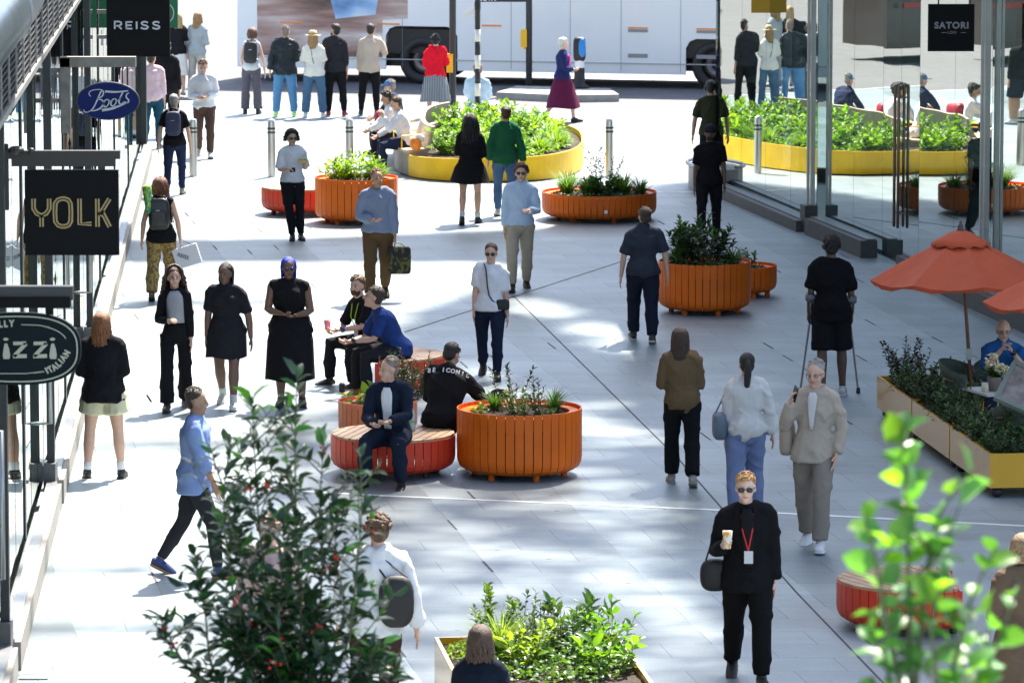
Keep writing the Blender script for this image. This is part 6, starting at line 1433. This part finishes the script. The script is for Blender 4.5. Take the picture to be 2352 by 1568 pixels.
r=person('person with grey hair, black t-shirt and slim navy trousers walking away with a backpack',at(402,448),178,1.66,SKL,('wide','wide'),('f2','b2'),top=T(K0,.75,inf=.018,hem=.08),bottom=dict(c=(.02,.028,.07),inf=.012,flare=-.004),shoes=(.35,.36,.25),hair=('short',HG),female=True)
backpack(r,'navy backpack on the person with grey hair',(.012,.02,.06),.26,.42,.14,logo=(.3,.3,.3))
r=person('person with curly auburn hair, bare shoulders and patterned ochre trousers',at(372,688),176,1.66,SKL,('wide','wide'),('f2','b2'),top=T(K0,0,inf=.014,hem=.12),bottom=dict(c=(.42,.30,.11),inf=.03,flare=.02,pat=('n',(.20,.12,.05),14)),shoes=(.1,.08,.05),hair=('curly',(.14,.045,.02),.14),female=True)
backpack(r,'black roll top backpack on the person with curly auburn hair',(.012,.013,.014),.30,.46,.15,rough=.3,logo=(.4,.4,.4))
p=r.C-r.fwd*.22+r.lat*.13; m_=MB(); m_.tube([p-r.sp*.02,p+r.sp*.32+r.lat*.03],[.055,.065],14); carried(r,'green_roll','green and yellow patterned roll sticking out of the black backpack','roll',tuple(p),[('roll',m_,cloth((.02,.30,.20),('n',(.5,.6,.05),16)),True)])
pb_=r.Wr[0]+V3((-.10,.02,-.24)); m_=MB(); m_.box(pb_,(.36,.10,.28),rot=Matrix.Rotation(R(18),3,'Y')); h_=MB(); h_.tube([pb_+V3((.08,0,.14)),r.Wr[0],pb_+V3((-.08,0,.15))],[.005]*3,5)
tb=carried(r,'shopping_bag','white paper shopping bag with black capitals held by the person with curly auburn hair','bag',tuple(pb_),[('bag_body',m_,mat('paper_white',(.72,.70,.72),.7),False),('handle',h_,mat('cord',(.05,.05,.05),.7),False)])
o_=textmesh('lettering','REISS',.075,black,tb,(0.05,.055,.0),(R(90),R(18),R(180)))
person('young person in black cardigan, striped cropped top and black flared trousers',at(405,940),4,1.68,SKL,('chest','down'),('f','b2'),top=T(K0,1.9,hem=-1,inf=.026,inner=(.62,.62,.64),ipat=('stripe',(.05,.05,.06),26),v=(.09,.10,.02),lapel=0,name='cardigan'),bottom=dict(c=K0,inf=.014,flare=.038),shoes=(.03,.03,.03),hair=('wavy',(.055,.025,.015),.22),female=True,w=.88)
person('person with braids in short black fitted dress with white trainers',at(522,935),-6,1.70,SKB,('down','wide'),('b','f'),top=T((.018,.018,.022),.8,inf=.016,hem=.1,collar=1,name='bodice'),bottom=dict(k='skirt',c=(.018,.018,.022),z=.60,flare=.015,inf=.02,name='dress_skirt'),shoes=(.6,.6,.58),rz_shoe=(.6,.6,.6),socks=(.6,.6,.6),hair=('braids',HK,.16),female=True,w=1.14,chest=1)
r=person('person with bright blue hair and sunglasses in a long sleeveless black dress',at(668,932),0,1.72,SKB,('belly','belly'),('f2','stand'),top=T(K0,0,inf=.02,hem=.1,name='bodice'),bottom=dict(k='skirt',c=K0,z=.32,flare=.03,inf=.04,name='dress_skirt'),shoes=(.02,.02,.02),hair=('braids',(.02,.05,.55),.16),extra=(shades,),female=True,w=1.24,chest=1)
person('person with long ginger hair, black jacket and cream shorts beside the restaurant sign',at(240,1098),180,1.74,SKL,('belly','belly'),('wide','wide'),top=T(K0,1.9,inf=.036,hem=.13,flare=.02,name='jacket'),bottom=dict(k='shorts',c=(.62,.58,.38),len=.55,inf=.03,flare=.035),shoes=(.012,.012,.012),socks=(.7,.7,.7),hair=('long',HGI,.26),female=True,w=1.1)
person('person in light blue shirt and dark trousers striding right past the berry tree',at(450,1322),85,1.80,SKM,('fwd','back'),('f','b'),head=(0,5),top=T((.24,.33,.58),1.5,inf=.04,hem=.16,flare=.02),bottom=dict(c=(.03,.03,.035),inf=.012,flare=-.004),shoes=(.02,.04,.15),rz_shoe=(.35,.18,.06),hair=('crop',HB))
# seated workers
b2=bg2
r=sit('bearded person in black t-shirt with green lanyard seated on the back red bench',X(852,59.25,.5),59.25,-52,seat=.43,H=1.80,arms=('clasp','clasp'),legs=('sitw','sit'),lean=(0,.34),head=(22,0),top=T(K0,.85,inf=.02,hem=.05),bottom=dict(c=(.018,.018,.02),inf=.022),shoes=(.03,.022,.015),hair=('short',HLB),extra=(lanyard((.35,.6,.03),low=.3),watch(1,(.02,.05,.2)),beard((.06,.03,.015))))
r=sit('person in navy t-shirt and black trousers with tan boots seated on the back red bench',X(912,58.3,.5),58.3,-72,seat=.43,H=1.82,arms=('clasp','clasp'),legs=('sit','sit'),lean=(0,.52),head=(-18,-14),top=T((.022,.05,.19),.85,inf=.02,hem=.05),bottom=dict(c=(.02,.02,.024),inf=.026),shoes=(.50,.26,.07),rz_shoe=(.35,.18,.05),hair=('short',(.045,.025,.016)),extra=(watch(1),))
m_=MB(); m_.lathe([(0,0),(.03,0),(.042,.12),(.036,.12),(.026,.01),(0,.01)],12); o_=thing('drink_cup','pink drink cup held low by the bearded worker','cup',(X(752,59.0,.7),59.0,.66)); m_.build('cup',mat('pink_plastic',(.8,.25,.28),.2),o_,smooth=True)
# suited man
r=sit('grey haired person in navy suit and white shirt seated on the front red bench',X(900,51.65,.5),51.65,-12,seat=.43,H=1.80,sk=SKL,arms=('clasp','clasp'),legs=('sit','sit'),lean=(0,.20),head=(-48,4),top=T((.012,.018,.034),1.93,inf=.03,hem=.06,inner=(.75,.75,.76),v=(.062,.034,.06),disp=.004,name='suit_jacket'),bottom=dict(c=(.014,.02,.038),inf=.022),shoes=(.006,.006,.006),hair=('crop',(.26,.20,.15)),w=1.04)
# hooded man
r=sit('seated person in black hoodie with white back print leaning on the tall orange planter',X(1018,52.65,.5),52.65,172,seat=.43,H=1.80,sk=SKM,arms=((( .55,-.35,-.75),(.85,-.45,.25)),'lap'),legs=('sit','sit'),lean=(-.12,.36),head=(-25,30),top=T((.012,.012,.013),1.95,inf=.036,hem=.05,hood=1,disp=.009,name='hoodie'),bottom=dict(c=(.02,.017,.015),inf=.025),hair=('short',HK),extra=(tee_text('BE ICONIC',.062,(1,1,1)),),w=1.12)
m_=MB(); m_.lathe([(0,0),(.036,.0),(.038,.02),(.036,.07),(.038,.12),(.035,.17),(.018,.215),(.014,.24),(0,.24)],16); o_=thing('water_bottle','clear plastic water bottle with blue cap standing between the suited and the hooded person','bottle',(X(946,52.35,.55),52.35,.432)); m_.build('bottle',mat('bottle_plastic',(.45,.62,.60),.08,coat=.5),o_,smooth=True)
m_=MB(); m_.lathe([(.016,.232),(.016,.255),(0,.255)],12); m_.build('cap',mat('cap_blue',(.03,.15,.7),.4),o_,smooth=True); m_=MB(); m_.lathe([(.0375,.085),(.0375,.125)],16); m_.build('paper_label',mat('label_green',(.15,.45,.25),.5),o_,smooth=True)
# middle walkers
r=person('person in sunglasses, white t-shirt and black trousers with a crossbody bag',at(1125,868),-4,1.66,SKL,('down','down'),('b','f'),top=T(WT,.8,inf=.022,hem=.06),bottom=dict(c=NV,inf=.014,flare=-.002),shoes=(.015,.015,.018),hair=('bun',(.05,.03,.02)),extra=(shades,strap((.05,.05,.06),-1,.010)),female=True,w=1.02)
p=r.Pv+V3((.17,-.10,.02)); totebag(r,'crossbody_bag','small black crossbody bag on the hip of the person in sunglasses and white t-shirt','bag',tuple(p),.17,.08,.13,(.012,.012,.012),None)
person('person in pale blue shirt and beige chinos walking towards the camera',at(1193,666),2,1.78,SKL,('down','chest'),('f','b2'),top=T((.44,.55,.70),1.85,inf=.03,hem=.03,collar=1,belt=1),bottom=dict(c=(.40,.34,.26),inf=.022),shoes=(.015,.012,.01),hair=('curly',(.07,.035,.02),0),extra=(shades,))
person('person with long black hair in short black dress beside the yellow planter',at(1080,514),176,1.70,SKL,('belly','belly'),('f2','b2'),top=T(K0,1.7,inf=.03,name='bodice'),bottom=dict(k='skirt',c=K0,z=.66,flare=.12,inf=.03,name='dress_skirt'),shoes=(.015,.015,.015),socks=(.65,.65,.65),hair=('wavy',HK,.34),female=True)
person('person in dark green sweater and blue jeans walking away past the yellow planter',(X(1160,78.6,1),78.6,0),182,1.75,SKL,('wide','wide'),('b2','f2'),top=T((.015,.11,.05),1.9,inf=.036,hem=.1,name='sweater'),bottom=dict(c=(.07,.14,.26),inf=.014,flare=-.004),shoes=(.5,.5,.5),hair=('bun',HB),female=True)
r=person('person with dark curls in white t-shirt holding a phone and a food tray',at(672,552),8,1.66,SKL,('chest','cup'),('cross','stand'),top=T(WT,.9,inf=.026,hem=.02),bottom=dict(c=KT,inf=.014,flare=.0),shoes=(.015,.015,.015),hair=('curly',HK,.07),extra=(shades,),female=True)
phone(r,0,'black phone held by the person with dark curls and sunglasses')
p=r.Palm[1]+V3((0,-.03,.03)); m_=MB(); m_.box(p,(.17,.12,.045)); m2=MB(); m2.ell(p+V3((0,0,.03)),(.07,.045,.02),10,6,.8); carried(r,'food_tray','yellow food tray held in one hand by the person with dark curls','food tray',tuple(p),[('tray',m_,mat('tray_card',(.6,.45,.2),.7),False),('food',m2,mat('food',(.25,.35,.08),.8,var=.4,scale=40),True)])
r=person('person in blue grey shirt and brown trousers carrying a dark patterned bag',at(868,690),3,1.80,SKM,('belly','down'),('f2','b'),top=T((.20,.24,.34),1.9,inf=.034,hem=.03,belt=1),bottom=dict(c=(.10,.06,.03),inf=.022),shoes=(.03,.02,.01),hair=('crop',(.2,.1,.05)),w=1.05)
p=r.Wr[1]+V3((.06,-.02,-.32)); totebag(r,'shopping_bag','dark olive bag with yellow marks carried by the person in the blue grey shirt','bag',tuple(p),.30,.12,.36,(.05,.05,.03),r.Palm[1],e=.25,mt=cloth((.03,.03,.03),('n',(.10,.10,.03),6)))
r=person('person in dark grey polo shirt and navy trousers walking away beside the low orange planter',at(1476,784),182,1.74,SKL,('wide','wide'),('b2','f'),top=T((.035,.04,.055),.85,inf=.026,hem=.06,collar=1),bottom=dict(c=(.012,.016,.03),inf=.03,flare=.0),shoes=(.02,.02,.02),rz_shoe=(.55,.55,.55),hair=('short',(.05,.03,.02)),w=1.05)
person('person in olive t-shirt and large headphones walking away at the glass corner',at(1634,428),178,1.78,SKM,('wide','wide'),('f2','b2'),top=T((.035,.04,.02),.8,inf=.024,hem=.1),bottom=dict(c=(.01,.012,.02),inf=.016),hair=('short',HK),extra=(phones,),w=1.05)
person('person in dark cap and black t-shirt walking towards the camera behind the dark shrub',at(1628,553),-4,1.78,SKB,('down','down'),('f','b2'),top=T(K0,.75,inf=.022,hem=.1),bottom=dict(c=(.012,.012,.015),inf=.016),hair=('crop',HK),extra=(capf((.02,.02,.03)),beard((.02,.015,.01))))
r=person('tall person in black t-shirt and shorts walking away on two crutches',at(1908,908),180,1.87,SKD,('crutch','crutch'),('stand','b2'),top=T((.006,.006,.008),.85,inf=.03,hem=.14,flare=.01),bottom=dict(k='shorts',c=(.008,.008,.01),len=.98,inf=.03,flare=.012),shoes=(.5,.5,.52),rz_shoe=(.6,.6,.6),hair=('afro',HK),w=1.04)
for i,lb_ in ((0,'grey elbow crutch in the right hand side of the tall person in black shorts'),(1,'grey elbow crutch on the left hand side of the tall person in black shorts')):
    sd=2*i-1; hnd=r.Palm[i]; ft=V3((hnd.x+sd*.10,hnd.y-.05,.02)); mm=[MB(),MB(),MB()]; mm[0].tube([ft,hnd,hnd.lerp(r.El[i],.9)+V3((0,.05,.0))],[.012,.012,.010],8); mm[1].tube([hnd+V3((0,.0,0)),hnd+V3((0,-.1,.01))],[.014,.014],8); mm[2].lathe([(0,0),(.024,0),(.02,.06),(0,.06)],10,c=ft-V3((0,0,.02)))
    q=r.El[i].lerp(r.Wr[i],.25)+V3((0,.04,0)); mm[1].tube([q-r.HD[i]*.03,q+r.HD[i]*.03],[.058,.056],12,cap=False)
    carried(r,'crutch',lb_,'crutch',tuple(ft),[('shaft',mm[0],mat('crutch_grey',(.35,.33,.31),.35,.5),True),('handgrip',mm[1],mat('crutch_grip',(.10,.10,.11),.5),True),('rubber_tip',mm[2],blk,True)])
person('person with long brown hair, tan sweater and black trousers walking away',at(1566,1112),180,1.64,SKL,('belly','belly'),('b2','f2'),top=T((.13,.085,.045),1.9,inf=.045,hem=.03,disp=.010,name='sweater'),bottom=dict(c=(.007,.008,.010),inf=.022,flare=.02),shoes=(.30,.27,.24),rz_shoe=(.3,.28,.25),hair=('longstraight',(.045,.022,.012),.27),female=True)
r=person('person with black ponytail, white sweatshirt and wide blue trousers seen from behind',(X(1712,49.3,1),49.3,0),184,1.66,SKL,('wide','down'),('f2','b2'),top=T((.60,.58,.55),1.93,inf=.04,hem=.03,disp=.010,name='sweatshirt'),bottom=dict(c=(.16,.20,.34),inf=.035,flare=.03),shoes=(.5,.5,.5),hair=('pony',HK),female=True,w=1.02)
p=r.Pv+V3((.27,.0,.03)); totebag(r,'shoulder_bag','blue grey shoulder bag with brown strap on the person with the black ponytail','bag',tuple(p),.14,.30,.28,(.10,.13,.17),r.Sh[1]+V3((-.02,0,.06)),e=.5)
r=person('person in light beige jacket and trousers walking with a phone at the ear',at(1868,1258),-14,1.86,SKL,('phone','pocket'),('b2','f'),head=(-8,8),top=T((.43,.36,.29),1.93,inf=.036,hem=.13,flare=.02,inner=(.62,.58,.56),v=(.050,.012,-.03),lapel=0,disp=.009,name='jacket'),w=.94,bottom=dict(c=(.24,.205,.17),inf=.028,flare=.01),shoes=(.65,.66,.68),rz_shoe=(.7,.7,.7),hair=('crop',HG),extra=(specs,))
phone(r,0,'black phone at the ear of the person in the light beige jacket')
p=r.Pv+V3((-.25,.04,.06)); totebag(r,'shoulder_bag','tan canvas bag hanging at the side of the person in the light beige jacket','bag',tuple(p),.12,.28,.30,(.33,.26,.2),None,e=.5)
r=person('person in black suit and sunglasses with red lanyard holding a paper cup',at(1716,1568),0,1.80,SKP,('cup','down'),('b','f'),top=T((.007,.007,.008),1.95,inf=.034,hem=.16,flare=.015,inner=(.01,.01,.011),v=(.06,.03,.1),name='suit_jacket'),bottom=dict(c=(.006,.006,.007),inf=.024,flare=.004),shoes=(.01,.01,.01),hair=('short',(.42,.22,.08)),extra=(shades,lanyard((.55,.02,.03),(.5,.52,.54),.33)),w=1.06)
q=r.Palm[0]+V3((.0,-.035,.02)); m_=MB(); m_.lathe([(0,-.05),(.028,-.05),(.04,.09),(.036,.09),(0,.07)],16,c=q); carried(r,'paper_cup','white and orange paper cup held by the person in the black suit','cup',tuple(q),[('cup',m_,cloth((.7,.68,.64),('n',(.75,.35,.05),14)),True)])
p=r.Pv+V3((-.26,.03,-.05)); totebag(r,'shoulder_bag','soft black shoulder bag on the hip of the person in the black suit','bag',tuple(p),.24,.14,.26,(.008,.008,.009),r.Sh[0]+V3((0,0,.05)),e=.7)
# near camera, cut off by the lower edge
r=person('person with tousled brown hair in white shirt walking away behind the berry tree',(X(862,38.6,1),38.6,0),183,1.79,SKL,('wide','wide'),('f2','b2'),head=(10,4),top=T((.70,.68,.68),1.9,inf=.04,hem=.12,disp=.010),bottom=dict(c=(.05,.03,.025),inf=.02),hair=('curly',(.10,.05,.025),0),w=1.08)
p=r.W+V3((-.15,.17,-.0)); totebag(r,'sling_bag','black sling bag on the back of the person with tousled brown hair','bag',tuple(p),.27,.15,.40,(.010,.009,.009),r.Sh[1].lerp(r.N,.4)+V3((0,.02,.06)),e=.7)
person('person with fair curls and pale pink shirt half hidden by the berry tree',(X(625,38.9,1),38.9,0),150,1.76,SKP,('fwd','back'),('f','b'),top=T((.55,.38,.36),1.5,inf=.035,hem=.12),bottom=dict(c=(.3,.25,.22)),hair=('curly',(.25,.14,.08),0))
person('person with brown hair in navy top passing the yellow box planter at the bottom edge',(X(1102,34.9,1),34.9,0),168,1.60,SKM,('down','down'),('f2','b2'),top=T((.008,.012,.022),1.9,inf=.026,hem=.1),bottom=dict(c=(.02,.02,.025)),hair=('long',(.07,.035,.02),.17),female=True)
person('person with sandy hair in long brown coat cut off by the right edge',(X(2352,38.2,1),38.2,0),200,1.70,SKL,('down','belly'),('f2','b2'),top=T((.13,.085,.055),1.95,inf=.05,hem=.2,flare=.05,name='coat'),bottom=dict(k='skirt',c=(.13,.085,.055),z=.4,flare=.08,inf=.05,name='coat_skirt'),hair=('long',(.30,.18,.09),.10),female=True,w=1.1)
# cafe sitter
r=sit('white haired person in blue shirt and glasses resting chin on clasped hands at the cafe',X(2300,54.75,.6),54.75,2,seat=.46,H=1.76,sk=SKL,arms=('prop','prop'),legs=('sit','sit'),lean=(0,.18),head=(0,10),top=T((.02,.11,.32),.95,inf=.028,hem=.05,collar=1),bottom=dict(c=(.02,.03,.06),inf=.02),hair=('bald',(.55,.53,.5)),extra=(specs,watch(1)))
